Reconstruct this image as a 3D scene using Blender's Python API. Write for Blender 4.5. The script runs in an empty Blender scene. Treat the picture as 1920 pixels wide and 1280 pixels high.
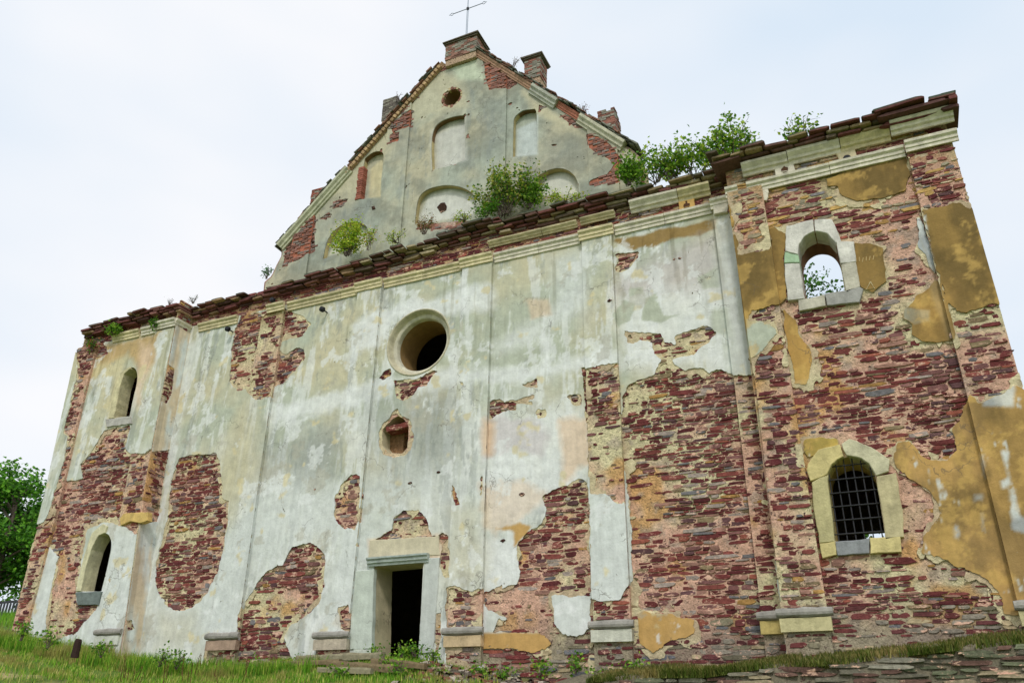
import bpy, math, random
import numpy as np
from mathutils import Matrix, Vector
random.seed(7); RNG = np.random.default_rng(7)
C = bpy.context.scene.collection
S = bpy.context.scene

# ------------------------------------------------------------------ camera
F_PX = 1518.7; PITCH, ROLL, YAW = map(math.radians, (25.48092, 0.79552, -24.87213))
DIST, EYE = 17.0, 1.6                                # metres from the facade, eye height
_f = np.array([math.sin(YAW)*math.cos(PITCH), math.cos(YAW)*math.cos(PITCH), math.sin(PITCH)])
_r = np.array([math.cos(YAW), -math.sin(YAW), 0.0]); _u = np.cross(_r, _f)
_c, _s = math.cos(ROLL), math.sin(ROLL)
_rt, _up = _c*_r + _s*_u, _c*_u - _s*_r
CAMPOS = np.array([0.0, -DIST, EYE])
cam = bpy.data.cameras.new('camera'); camo = bpy.data.objects.new('camera', cam); C.objects.link(camo)
cam.sensor_width = 36; cam.lens = F_PX/1920*36; cam.clip_start = 0.1; cam.clip_end = 2000
camo.matrix_world = Matrix(((_rt[0], _up[0], -_f[0], CAMPOS[0]), (_rt[1], _up[1], -_f[1], CAMPOS[1]),
                            (_rt[2], _up[2], -_f[2], CAMPOS[2]), (0, 0, 0, 1)))
S.camera = camo

# ------------------------------------------------------------------ sky, sun, exposure
SUN_EL, SUN_AZ = math.radians(46), math.radians(158)     # azimuth clockwise from +Y
W = bpy.data.worlds.new('World'); S.world = W; W.use_nodes = True
nt = W.node_tree; nt.nodes.clear()
def wn(t, **k):
    n = nt.nodes.new(t)
    for a, b in k.items(): setattr(n, a, b)
    return n
out = wn('ShaderNodeOutputWorld')
sky = wn('ShaderNodeTexSky', sky_type='NISHITA', sun_disc=False, sun_elevation=SUN_EL, sun_rotation=SUN_AZ)
bg1 = wn('ShaderNodeBackground'); bg1.inputs[1].default_value = 0.10
nt.links.new(sky.outputs[0], bg1.inputs[0])
tc = wn('ShaderNodeTexCoord'); mp = wn('ShaderNodeMapping'); mp.inputs['Scale'].default_value = (1, 1, 2.2)
mp.inputs['Rotation'].default_value = (0.3, 0.2, 0.9)
nz = wn('ShaderNodeTexNoise'); nz.inputs['Scale'].default_value = 1.15; nz.inputs['Detail'].default_value = 4; nz.inputs['Roughness'].default_value = .5
cr = wn('ShaderNodeValToRGB')
cr.color_ramp.elements[0].position = .32; cr.color_ramp.elements[0].color = (.70, .81, .93, 1)
cr.color_ramp.elements[1].position = .60; cr.color_ramp.elements[1].color = (.965, .965, .985, 1)
bg2 = wn('ShaderNodeBackground'); bg2.inputs[1].default_value = 0.98
mx = wn('ShaderNodeMixShader'); mx.inputs[0].default_value = 0.95
L = nt.links.new
L(tc.outputs['Generated'], mp.inputs[0]); L(mp.outputs[0], nz.inputs['Vector']); L(nz.outputs[0], cr.inputs[0]); L(cr.outputs[0], bg2.inputs[0])
L(bg1.outputs[0], mx.inputs[1]); L(bg2.outputs[0], mx.inputs[2]); L(mx.outputs[0], out.inputs[0])
sl = bpy.data.lights.new('sun', 'SUN'); sl.energy = 1.5; sl.angle = math.radians(10); sl.color = (1, .96, .9)
so = bpy.data.objects.new('sun', sl); C.objects.link(so)
sd = Vector((math.sin(SUN_AZ)*math.cos(SUN_EL), math.cos(SUN_AZ)*math.cos(SUN_EL), math.sin(SUN_EL)))
so.rotation_euler = (-sd).to_track_quat('-Z', 'Y').to_euler(); so.location = (0, -30, 40)
S.view_settings.view_transform = 'Standard'; S.view_settings.look = 'None'
S.view_settings.gamma = 1; S.view_settings.use_curve_mapping = False; S.view_settings.exposure = 0.10

# ------------------------------------------------------------------ helpers
def ray(x, y):
    x = np.asarray(x, float); y = np.asarray(y, float)
    return _f[None] + np.multiply.outer((x-960)/F_PX, _rt) + np.multiply.outer((640-y)/F_PX, _up)
def uv(pts, dep):                      # photo points -> (X, Z) on the vertical plane Y = dep
    p = np.atleast_2d(np.asarray(pts, float)); d = ray(p[:, 0], p[:, 1]); t = (DIST+dep)/d[:, 1]
    return np.stack([d[:, 0]*t, d[:, 2]*t + EYE], 1)
def lin(c, k=1.0):
    c = np.asarray(c, float)/255
    return np.where(c <= .04045, c/12.92, ((c+.055)/1.055)**2.4)*k
_lat = np.random.default_rng(3).random((64, 64))
def vn(x, y):
    xi = np.floor(x).astype(int); yi = np.floor(y).astype(int); fx = x-xi; fy = y-yi
    fx = fx*fx*(3-2*fx); fy = fy*fy*(3-2*fy)
    g = lambda a, b: _lat[a % 64, b % 64]
    return (g(xi, yi)*(1-fx)+g(xi+1, yi)*fx)*(1-fy)+(g(xi, yi+1)*(1-fx)+g(xi+1, yi+1)*fx)*fy
def fbm(x, y, s, oct=4, seed=0, r=.55):
    o = 0; a = 1; t = 0; x = np.asarray(x)/s+seed*7.31; y = np.asarray(y)/s+seed*3.17
    for k in range(oct):
        o = o+a*vn(x+k*11.7, y+k*5.3); t += a; a *= r; x = x*2; y = y*2
    return o/t-.5
def sdf(X, Z, poly):                   # negative inside
    poly = np.asarray(poly, float); n = len(poly)
    d = np.full(X.shape, 1e9); ins = np.zeros(X.shape, bool)
    for i in range(n):
        a = poly[i]; b = poly[(i+1) % n]; e = b-a; L2 = e@e+1e-12
        t = np.clip(((X-a[0])*e[0]+(Z-a[1])*e[1])/L2, 0, 1)
        d = np.minimum(d, (X-a[0]-t*e[0])**2+(Z-a[1]-t*e[1])**2)
        c = (a[1] > Z) != (b[1] > Z)
        if e[1] != 0: ins ^= c & (X < a[0]+(Z-a[1])*e[0]/e[1])
    return np.where(ins, -1, 1)*np.sqrt(d)
def usdf(X, Z, polys, clip=1.5):       # union, bounded
    o = np.full(X.shape, clip)
    for p in polys:
        p = np.asarray(p); m = (X > p[:, 0].min()-clip) & (X < p[:, 0].max()+clip) & (Z > p[:, 1].min()-clip) & (Z < p[:, 1].max()+clip)
        if m.any(): o[m] = np.minimum(o[m], sdf(X[m], Z[m], p))
    return o

def smooth(p, it=2, lim=50):
    p = np.asarray(p, float)
    for _ in range(it):
        a = p-np.roll(p, 1, 0); b = np.roll(p, -1, 0)-p; ang = np.degrees(np.abs(np.arctan2(a[:, 0]*b[:, 1]-a[:, 1]*b[:, 0], (a*b).sum(1))))
        q = []
        for i in range(len(p)):
            if ang[i] > lim: q.append(p[i])
            else: q += [p[i]*.75+p[i-1]*.25, p[i]*.75+p[(i+1) % len(p)]*.25]
        p = np.array(q)
    return p
CASES = {1: [[0,4,7]], 2: [[1,5,4]], 3: [[0,1,5,7]], 4: [[2,6,5]], 5: [[0,4,7],[2,6,5]], 6: [[1,2,6,4]], 7: [[0,1,2,6,7]], 8: [[3,7,6]],
         9: [[0,4,6,3]], 10: [[1,5,4],[3,7,6]], 11: [[0,1,5,6,3]], 12: [[2,3,7,5]], 13: [[0,4,5,2,3]], 14: [[1,2,3,7,4]], 15: [[0,1,2,3]]}
def march(u0, u1, v0, v1, h, field):
    nu = int((u1-u0)/h)+2; nv = int((v1-v0)/h)+2
    u = u0+np.arange(nu)*h; v = v0+np.arange(nv)*h
    U, V = np.meshgrid(u, v, indexing='ij'); f = field(U, V); f = np.where(np.abs(f) < 1e-5, 1e-5, f)
    ins = f > 0; N = nu*nv; idx = np.arange(N).reshape(nu, nv)
    fa, fb = f[:-1], f[1:]; te = fa/(fa-fb+1e-12); te = np.clip(te, .02, .98)
    HX = U[:-1]+te*h; HY = V[:-1]; hid = N+np.arange(HX.size).reshape(HX.shape)
    fa, fb = f[:, :-1], f[:, 1:]; te = np.clip(fa/(fa-fb+1e-12), .02, .98)
    VX = U[:, :-1]; VY = V[:, :-1]+te*h; vid = N+HX.size+np.arange(VX.size).reshape(VX.shape)
    P = np.stack([np.concatenate([U.ravel(), HX.ravel(), VX.ravel()]), np.concatenate([V.ravel(), HY.ravel(), VY.ravel()])], 1)
    code = ins[:-1, :-1]*1+ins[1:, :-1]*2+ins[1:, 1:]*4+ins[:-1, 1:]*8
    cn = [idx[:-1, :-1], idx[1:, :-1], idx[1:, 1:], idx[:-1, 1:], hid[:, :-1], vid[1:, :], hid[:, 1:], vid[:-1, :]]
    fl = []
    for c, polys in CASES.items():
        m = code == c
        if not m.any(): continue
        for p in polys: fl.append(np.stack([cn[k][m] for k in p], 1))
    used = np.unique(np.concatenate([a.ravel() for a in fl])) if fl else np.array([], int)
    remap = np.full(len(P), -1); remap[used] = np.arange(len(used))
    return P[used], [remap[a] for a in fl]
def boundary(fl, n):
    e = np.concatenate([np.stack([a[:, k], a[:, (k+1) % a.shape[1]]], 1) for a in fl for k in range(a.shape[1])])
    k1 = e[:, 0]*n+e[:, 1]; k2 = e[:, 1]*n+e[:, 0]
    return e[~np.isin(k1, k2)]
def link(name, me, mats, parent=None, kind=None):
    for m in (mats if isinstance(mats, (list, tuple)) else [mats]): me.materials.append(m)
    o = bpy.data.objects.new(name, me); C.objects.link(o)
    if parent is not None: o.parent = parent
    if kind: o['kind'] = kind
    return o
def mesh_np(name, verts, faces, cols=None, smooth=None, mi=None):
    """faces: list of 2-D index arrays; smooth/mi: one value per array"""
    me = bpy.data.meshes.new(name); verts = np.asarray(verts, np.float32)
    me.vertices.add(len(verts)); me.vertices.foreach_set('co', verts.ravel())
    faces = [f for f in faces if len(f)]
    tot = np.concatenate([np.full(len(f), f.shape[1], np.int32) for f in faces]); loops = np.concatenate([f.ravel() for f in faces]).astype(np.int32)
    me.loops.add(len(loops)); me.loops.foreach_set('vertex_index', loops)
    me.polygons.add(len(tot)); st = np.zeros(len(tot), np.int32); st[1:] = np.cumsum(tot)[:-1]
    me.polygons.foreach_set('loop_start', st)
    if smooth is None: smooth = [False]*len(faces)
    me.polygons.foreach_set('use_smooth', np.concatenate([np.full(len(f), bool(s)) for f, s in zip(faces, smooth)]))
    if mi is not None: me.polygons.foreach_set('material_index', np.concatenate([np.full(len(f), m, np.int32) for f, m in zip(faces, mi)]))
    me.update(calc_edges=True)
    if cols is not None:
        at = me.color_attributes.new('Col', 'FLOAT_COLOR', 'POINT')
        c4 = np.ones((len(verts), 4), np.float32); c4[:, :3] = cols; at.data.foreach_set('color', c4.ravel())
    me.validate()
    return me
def empty(name, loc, parent=None, **p):
    o = bpy.data.objects.new(name, None); C.objects.link(o); o.location = loc; o.empty_display_size = .2
    if parent is not None: o.parent = parent
    for k, v in p.items(): o[k] = v
    return o

# ------------------------------------------------------------------ materials
def mat(name, col=None, attr=False, rough=.9, bump=.3, bscale=30, var=.25, vscale=6, spots=None, smear=None, streak=0, metal=0, trans=False, bdist=.02, cracks=False):
    m = bpy.data.materials.new(name); m.use_nodes = True; t = m.node_tree; N = t.nodes; K = t.links.new
    b = N['Principled BSDF']; b.inputs['Roughness'].default_value = rough; b.inputs['Metallic'].default_value = metal
    b.inputs['Specular IOR Level'].default_value = .2
    geo = N.new('ShaderNodeNewGeometry'); pos = geo.outputs['Position']
    if attr:
        a = N.new('ShaderNodeAttribute'); a.attribute_name = 'Col'; c = a.outputs['Color']
    else:
        a = N.new('ShaderNodeRGB'); a.outputs[0].default_value = (*col, 1); c = a.outputs[0]
    def noise(sc, det=4, rgh=.6, vec=None):
        n = N.new('ShaderNodeTexNoise'); n.inputs['Scale'].default_value = sc; n.inputs['Detail'].default_value = det
        n.inputs['Roughness'].default_value = rgh; K(vec or pos, n.inputs['Vector']); return n.outputs[0]
    def mapr(x, a0, a1, b0, b1, cl=True):
        r = N.new('ShaderNodeMapRange'); r.clamp = cl
        for i, v in enumerate((a0, a1, b0, b1)): r.inputs[1+i].default_value = v
        K(x, r.inputs[0]); return r.outputs[0]
    def mul(c, fac):
        x = N.new('ShaderNodeMix'); x.data_type = 'RGBA'; x.blend_type = 'MULTIPLY'; x.inputs[0].default_value = 1
        K(c, x.inputs[6]); K(fac, x.inputs[7]); return x.outputs[2]
    def mix(f, c, d):
        x = N.new('ShaderNodeMix'); x.data_type = 'RGBA'; K(f, x.inputs[0]); K(c, x.inputs[6])
        if isinstance(d, tuple): x.inputs[7].default_value = (*d, 1)
        else: K(d, x.inputs[7])
        return x.outputs[2]
    if var:
        c = mul(c, mapr(noise(vscale, 6, .65), .3, .7, 1-var, 1+var*.7))
    if streak:
        mpn = N.new('ShaderNodeMapping'); mpn.inputs['Scale'].default_value = (9, 9, .7); K(pos, mpn.inputs[0])
        c = mul(c, mapr(noise(1, 6, .7, mpn.outputs[0]), .3, .7, 1-streak, 1+streak*.6))
    if spots:      # (colour, scale, threshold)
        for col2, sc, th in spots:
            c = mix(mapr(noise(sc, 5, .7), th, th+.03, 0, 1), c, col2)
    if cracks:
        v1 = N.new('ShaderNodeTexVoronoi'); v1.feature = 'DISTANCE_TO_EDGE'; v1.inputs['Scale'].default_value = 1.1
        wv = N.new('ShaderNodeTexNoise'); wv.inputs['Scale'].default_value = 3; wv.inputs['Detail'].default_value = 6; K(pos, wv.inputs['Vector'])
        av = N.new('ShaderNodeVectorMath'); av.operation = 'MULTIPLY_ADD'; K(wv.outputs[1], av.inputs[0]); av.inputs[1].default_value = (.7, .7, .7); K(pos, av.inputs[2]); K(av.outputs[0], v1.inputs['Vector'])
        ln = mapr(v1.outputs[0], .004, .013, 1, 0); gt = mapr(noise(.9, 3), .54, .60, 0, .55)
        mm = N.new('ShaderNodeMath'); mm.operation = 'MULTIPLY'; K(ln, mm.inputs[0]); K(gt, mm.inputs[1]); c = mix(mm.outputs[0], c, (.12, .10, .08))
    if smear:
        mpn = N.new('ShaderNodeMapping'); mpn.inputs['Scale'].default_value = (1, 1, 2.2); K(pos, mpn.inputs[0])
        f1 = mapr(noise(3.4, 9, .78, mpn.outputs[0]), smear[1], smear[1]+.03, 0, 1)
        pm = mul(noise_rgb(N, K, smear[0]), mapr(noise(14, 5), .3, .7, .75, 1.15))
        c = mix(f1, c, pm)
    K(c, b.inputs['Base Color'])
    if bump:
        bn = N.new('ShaderNodeBump'); bn.inputs['Strength'].default_value = bump; bn.inputs['Distance'].default_value = bdist
        K(noise(bscale, 8, .65), bn.inputs['Height']); K(bn.outputs[0], b.inputs['Normal'])
    if trans:
        tr = N.new('ShaderNodeBsdfTranslucent'); K(c, tr.inputs[0]); ms = N.new('ShaderNodeMixShader'); ms.inputs[0].default_value = .35
        K(b.outputs[0], ms.inputs[1]); K(tr.outputs[0], ms.inputs[2]); K(ms.outputs[0], N['Material Output'].inputs[0])
    return m
def noise_rgb(N, K, col):
    r = N.new('ShaderNodeRGB'); r.outputs[0].default_value = (*col, 1); return r.outputs[0]
PINK = tuple(lin((230, 188, 164)))
M_plaster = mat('plaster', attr=True, bump=.5, bscale=16, var=.17, vscale=4, streak=.10, spots=[((.30, .27, .22), 30, .69), ((.16, .13, .11), 46, .735)], cracks=True)
M_mortar = mat('mortar', attr=True, bump=1, bscale=20, var=.38, vscale=14, bdist=.06, spots=[((.10, .06, .05), 13, .60)])
M_stone = mat('sandstone', attr=True, rough=.85, bump=.8, bscale=18, var=.38, vscale=11, smear=(PINK, .56), bdist=.035, spots=[((.05, .03, .03), 30, .66)])
M_cstone = mat('coping_sandstone', attr=True, rough=.9, bump=.8, bscale=18, var=.35, vscale=9, bdist=.03)
M_cut = mat('cut_limestone', attr=True, rough=.85, bump=.6, bscale=15, var=.30, vscale=4.5, streak=.14, spots=[((.22, .2, .16), 20, .66)], bdist=.03)
M_brick = mat('old_brick', attr=True, rough=.9, bump=.7, bscale=24, var=.35, vscale=14)
M_iron = mat('iron', (.05, .05, .055), rough=.6, bump=.1, var=.3, vscale=20, metal=.4)
M_cross = mat('galvanised_iron', (.16, .2, .24), rough=.5, bump=.1, var=.2, vscale=20, metal=.5)
M_black = mat('black_metal_and_hole_shade', (.015, .015, .02), rough=.45, bump=.05, var=.1)
M_leaf = mat('leaf', attr=True, rough=.6, bump=0, var=.15, vscale=12, trans=True)
M_bark = mat('bark', (.13, .10, .08), bump=.5, var=.3)
M_fence = mat('weathered_fence_wood', (.06, .065, .075), bump=.4, var=.3, vscale=10)
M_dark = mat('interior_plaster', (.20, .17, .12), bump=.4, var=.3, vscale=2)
M_wood = mat('old_mossy_timber', attr=True, bump=.6, var=.35, vscale=10)

# ------------------------------------------------------------------ shapes traced on the facade (photo points; the depth is given where they are built)
def P(s): return [tuple(map(float, q.split(','))) for q in s.split()]
# openings, per wall
O_LW = [P('212,783 225,722 232,700 243,689 252,688 258,699 257,718 250,745 243,780'),
        P('150,1108 160,1063 173,1024 185,1004 197,998 206,1003 210,1021 201,1063 190,1108')]
O_RW = [P('1509,560 1502,520 1496,478 1497,460 1508,442 1529,433 1552,436 1567,454 1573,478 1584,546'),
        P('1565,1014 1555,930 1551,888 1561,867 1587,854 1612,856 1633,871 1642,892 1650,942 1661,1010')]
O_DOOR = P('701,1060 794,1052 790,1130 784,1240 696,1240 699,1130')
O_BEAM = P('716,806 724,795 736,783 744,778 756,784 765,798 763,838 753,849 727,848 716,835')
OC, OR = (-10.70, 11.05), .98
circ = lambda c, r, n=48: np.array([(c[0]+r*math.cos(a), c[1]+r*math.sin(a)) for a in np.linspace(0, 2*math.pi, n, endpoint=False)])
# bare masonry
E_LW = [P('150,600 200,650 203,664 178,672 172,690 168,712 160,730 152,770 140,812 133,860 112,905 104,930 97,960 84,975 100,930 118,870 126,820 118,810 138,730 145,690 140,640'),
        P('196,806 222,800 245,795 240,815 235,835 245,860 262,850 300,845 300,1003 262,1003 226,985 210,981 193,981 164,991 157,1030 143,1103 144,1132 184,1129 179,1145 157,1165 141,1188 108,1199 60,1199 85,1188 87,1155 95,1109 108,1044 92,1024 75,1057 56,1172 20,1190 0,1180 33,1110 49,1050 64,985 79,981 102,952 98,926 113,903 154,896 150,870 172,845'),
        P('292,838 308,858 290,940 275,985 262,1003 245,990 226,985 240,850 271,848')]
E_C = [P('452,590 440,622 435,647 432,680 429,715 445,732 458,728 469,742 480,750 506,743 510,726 533,718 549,699 573,670 570,654 554,652 536,665 522,657 530,638 567,630 586,606 567,593 536,578 493,585'),
       P('335,857 370,851 405,848 412,860 417,909 418,932 428,939 426,985 417,1037 410,1070 394,1099 377,1126 354,1142 328,1144 308,1132 297,1109 290,1086 292,1057 305,1004 315,958 320,900'),
       P('445,1165 446,1149 452,1136 474,1108 496,1071 531,1058 546,1024 565,1022 581,1017 593,1024 609,1039 607,1099 599,1130 577,1152 546,1171 532,1192 540,1220 549,1240 440,1250 443,1217'),
       P('395,1212 437,1205 440,1250 380,1250 383,1215'),
       P('627,960 626,935 640,910 655,893 668,889 675,893 673,960 667,995 645,990 630,975'),
       P('634,1140 652,1135 656,1187 640,1180'), P('590,1205 655,1200 655,1235 590,1235'),
       P('698,1017 715,1002 735,992 737,975 756,957 787,957 799,970 806,995 808,1008 790,1015'),
       P('808,1008 830,1000 840,1006 843,1030 842,1082 832,1080 822,1055 828,1030 822,1015'),
       P('816,1150 826,1150 828,1175 824,1225 815,1225'),
       P('739,713 783,710 801,697 817,691 820,697 799,721 783,726 777,739 756,752 745,745'), P('707,710 720,695 733,690 732,702 718,712'),
       P('849,911 856,930 862,945 853,950 849,935'), P('901,895 905,890 905,925 899,930'),
       P('836,1100 859,1097 884,1107 903,1103 903,1177 836,1177'), P('836,1205 870,1205 905,1195 905,1250 836,1250'), P('859,714 868,714 870,722 862,722'),
       P('917,762 921,751 935,749 946,752 960,746 967,750 985,742 1000,740 1001,746 990,752 997,757 970,758 967,767 942,772 935,777 920,787 916,780'),
       P('981,721 1005,711 1007,725 985,725'), P('1005,774 1010,767 1022,768 1022,780 1010,781'), P('1060,745 1067,739 1087,739 1092,750 1090,759 1072,759 1069,749'),
       P('1017,930 1035,920 1045,915 1065,910 1080,899 1095,897 1101,905 1106,960 1108,1105 1105,1118 1035,1117 1037,1140 1041,1172 1055,1187 1080,1192 1095,1187 1110,1165 1112,1290 905,1290 905,1215 960,1214 995,1226 1015,1217 1034,1206 1020,1190 960,1185 922,1187 935,1160 957,1163 935,1150 915,1143 905,1125 905,1112 922,1105 942,1092 945,1100 967,1095 975,1080 971,1052 967,1025 982,1007 997,990 1015,980 1022,960'),
       P('1090,690 1158,680 1164,760 1168,830 1170,945 1152,942 1135,926 1106,925 1100,800'), P('1108,1122 1115,1122 1120,1127 1147,1127 1162,1122 1172,1107 1180,1092 1190,1080 1196,1200 1108,1200'), P('1105,1197 1196,1197 1196,1280 1105,1280'),
       P('1152,503 1160,490 1155,477 1171,473 1195,472 1196,480 1187,493 1176,506 1160,509'),
       P('1171,620 1205,622 1237,626 1245,642 1264,644 1266,628 1285,623 1311,615 1333,612 1345,624 1330,641 1300,665 1258,673 1264,684 1285,693 1318,689 1330,698 1345,693 1376,702 1420,702 1480,1290 1190,1290 1183,1200 1227,1222 1250,1202 1302,1186 1300,1162 1260,1150 1187,1147 1184,1000 1167,830 1165,775 1167,745 1177,725 1195,712 1224,702 1232,687 1240,676 1224,660 1221,641 1200,636 1187,645 1175,643'),
       P('742,1200 760,1200')*2]
E_C = [p for p in E_C if len(p) > 4 or p[0][0] != 742]
E_C.append(P('708,812 716,796 730,784 738,770 746,766 752,780 772,790 775,815 770,842 758,856 738,858 720,850 708,838'))
E_CTOP = [(-23.9, 13.22), (3, 13.22), (3, 15), (-23.9, 15)]       # the bare frieze, metres
E_RW = [P('1360,340 1367,366 1371,398 1386,475 1443,468 1440,430 1452,425 1478,440 1470,470 1475,558 1466,567 1410,582 1404,600 1445,605 1460,625 1440,645 1415,665 1404,700 1398,720 1480,1300 1960,1300 1960,1153 1907,1153 1884,1149 1880,1111 1844,1082 1802,1065 1777,1050 1730,1035 1734,1010 1747,985 1764,968 1760,938 1739,913 1705,896 1680,875 1675,858 1684,829 1705,831 1739,858 1777,862 1793,837 1789,803 1806,774 1819,740 1835,760 1860,745 1905,722 1925,735 1960,600 1862,568 1830,580 1795,585 1775,560 1727,393 1800,378 1820,390 1800,240 1360,330')]
K_RW = [P('1548,335 1609,315 1699,297 1705,315 1699,356 1661,370 1606,378 1580,367 1571,347 1551,350'),     # plaster that is left inside
        P('1601,454 1633,457 1653,466 1659,490 1664,528 1636,548 1615,537 1600,499'),
        P('1754,522 1766,537 1775,570 1787,612 1790,641 1760,641 1728,638 1710,626 1713,608 1695,595 1695,580 1707,573 1716,555 1742,540'),
        P('1469,579 1490,600 1497,626 1514,647 1521,665 1520,701 1511,720 1490,718 1483,677 1475,632'),
        P('1507,824 1536,820 1570,824 1570,835 1536,850 1515,858 1507,845'),
        P('1722,410 1735,430 1752,490 1754,520 1740,490 1722,462')]
# rough cream coat: mortar over the stones, only few stones show
SM_C = [P('905,1120 940,1110 1000,1105 1040,1120 1040,1175 1090,1195 1040,1215 990,1180 920,1187 940,1155'), P('1165,820 1197,822 1190,860 1170,880'),
        P('1175,920 1240,925 1250,960 1200,985 1195,1040 1185,1140 1175,1140'), P('1165,720 1225,703 1210,725 1195,775 1165,778'),
        P('1115,800 1160,800 1165,925 1108,920'), P('1180,640 1230,655 1235,690 1220,700 1210,660'), P('735,975 800,975 806,1005 740,1000'), P('440,670 470,650 500,655 480,690 450,700'),
        P('460,1130 520,1100 600,1110 560,1160 470,1150'), P('1270,635 1320,650 1290,665 1260,660'), P('1240,740 1260,735 1262,760 1245,760')]
SM_L = [P('90,1060 140,1030 140,1180 90,1180'), P('160,990 200,980 240,985 240,1000'), P('110,905 150,880 150,900 110,925')]
SM_R = [P('1400,600 1460,605 1460,625 1420,665 1400,740'), P('1700,860 1760,930 1740,1030 1800,1070 1880,1120 1700,1100 1690,950'), P('1660,400 1700,420 1680,480 1660,470'), P('1570,660 1600,665 1600,690 1570,690'),
        P('1360,940 1400,935 1405,990 1370,985'), P('1630,870 1680,880 1700,900 1690,940')]

# ------------------------------------------------------------------ plaster colour (the coats of limewash, their stains and their flaking)
c_green = lin((193, 198, 180)); c_yel = lin((210, 203, 174)); c_white = lin((238, 240, 238)); c_lwhite = lin((222, 226, 222))
c_ochre = lin((204, 164, 98)); c_ochd = lin((160, 132, 80)); c_peach = lin((232, 206, 178)); c_grey = lin((150, 156, 152)); c_cream = lin((222, 210, 170)); c_lil = lin((214, 206, 206))
ZONES = [ # polygon, colour, opacity, edge softness (m), edge noise (m)
 (P('700,585 745,570 800,560 860,545 925,530 925,580 865,590 800,590 740,600 715,640 680,655 655,640 660,610'), c_white, .8, .12, .5),
 (P('925,640 990,600 1060,560 1100,520 1100,560 1000,650 930,660'), c_white, .6, .2, .5),
 (P('1030,480 1100,465 1100,620 1080,590 1040,600'), c_lwhite, .7, .3, .4),
 (P('500,770 600,740 680,720 740,715 700,760 640,765 500,800'), c_white, .75, .1, .5),
 (P('700,720 750,705 860,690 1000,690 1100,660 1165,660 1165,690 1050,700 900,720 800,730'), c_white, .75, .12, .4),
 (P('480,815 640,800 640,900 600,920 480,900'), c_grey, .38, .6, .9), (P('560,830 630,810 620,880 570,890'), c_grey, .5, .4, .6),
 (P('690,740 850,730 850,900 700,920'), c_grey, .36, .5, .9), (P('770,770 850,740 850,860 780,880'), c_grey, .40, .4, .7),
 (P('690,880 840,880 830,960 700,960'), c_lwhite, .5, .5, .5),
 (P('470,910 680,900 690,1060 600,1020 540,1010 470,1080'), c_lwhite, .8, .5, .5),
 (P('905,790 1105,760 1105,900 1010,960 905,1000'), c_white, .75, .3, .6),
 (P('905,790 1000,780 1030,820 1010,850 930,840 905,860'), c_lil, .7, .1, .5), (P('1050,790 1105,780 1105,870 1060,900'), c_peach, .8, .1, .4),
 (P('905,785 925,795 920,850 905,850'), c_peach, .9, .1, .3), (P('905,905 1000,910 1020,930 970,990 930,1000 905,990'), c_peach, .55, .1, .5),
 (P('905,1010 970,1020 972,1060 960,1100 905,1110'), c_white, .8, .1, .2),
 (P('1107,900 1180,920 1180,1130 1107,1130'), c_lwhite, .9, .1, .2), (P('1035,1118 1110,1118 1110,1195 1035,1195'), c_lwhite, .8, .1, .2),
 (P('935,990 960,980 975,975 1000,985 990,1000 975,1015 965,1022 960,1000 930,990'), c_ochre, .95, .03, .2),
 (P('905,1185 1040,1185 1040,1235 905,1235'), c_ochre, .95, .03, .1), (P('1185,1140 1310,1140 1310,1230 1185,1230'), c_ochre, .95, .03, .1),
 (P('620,1170 640,1140 660,1140 660,1190'), c_ochre, .5, .05, .1), (P('672,1125 684,1120 682,1180 672,1195'), c_ochre, .9, .03, .1),
 (P('1155,450 1200,440 1345,408 1345,430 1300,445 1260,450 1225,462 1180,470'), c_ochd, .95, .03, .25),
 (P('1150,520 1300,450 1345,440 1360,560 1280,560 1200,560 1155,560'), c_lil, .7, .3, .5), (P('1160,560 1345,540 1370,690 1165,690'), c_white, .75, .2, .5),
 (P('1210,560 1230,550 1245,590 1275,590 1240,605 1205,600'), c_green, 1, .02, .15), (P('1150,590 1170,565 1190,570 1180,600 1160,610'), c_green, .9, .02, .2), (P('1180,540 1205,538 1205,550 1180,555'), c_green, .9, .02, .1),
 (P('1310,520 1345,500 1350,540 1320,540'), c_green, .8, .03, .2), (P('1330,580 1370,570 1380,640 1330,620'), c_green, .8, .05, .3),
 (P('985,560 1030,560 1035,590 995,600'), c_peach, .6, .05, .1),
 (P('1339,410 1371,410 1420,700 1373,700'), c_lwhite, .7, .2, .3),
 (P('690,1010 838,1000 842,1060 690,1060'), c_peach, .75, .06, .12), (P('695,1010 800,1010 800,1045 690,1050'), c_cream, .7, .05, .1),
 (P('380,860 470,760 470,900 430,1000 400,960'), c_yel, .6, .5, .6), (P('440,800 500,790 480,900 440,930'), c_yel, .5, .4, .5),
 (P('600,1040 700,1030 700,1220 600,1230'), c_lwhite, .6, .2, .4), (P('840,950 905,950 905,1100 840,1100'), c_yel, .5, .3, .5),
 (P('270,1090 450,1120 440,1250 270,1250'), c_lwhite, .55, .4, .5), (P('300,1150 360,1150 380,1220 290,1220'), c_yel, .45, .3, .4), (P('385,1000 436,1000 445,1190 385,1190'), c_lwhite, .8, .2, .3),
 (P('430,1000 480,930 480,1000 440,1160'), c_lwhite, .8, .3, .3),
 # left wing
 (P('175,655 300,620 290,680 262,700 240,660 200,690 168,715'), c_ochre, .7, .12, .4), (P('165,690 240,670 230,700 180,720'), c_cream, .8, .15, .3),
 (P('262,640 290,650 280,690 262,720 268,760 250,760 256,700'), c_peach, .8, .15, .4),
 (P('350,640 372,640 350,760 325,850 310,850 330,740'), c_white, .6, .15, .2),
 (P('80,1020 110,1020 90,1180 55,1180'), c_lwhite, .9, .1, .2), (P('190,980 260,1000 235,1200 160,1200'), c_lwhite, .75, .2, .3),
 (P('215,700 235,700 215,790 200,800'), c_cream, .8, .1, .1),
 ]
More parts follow.
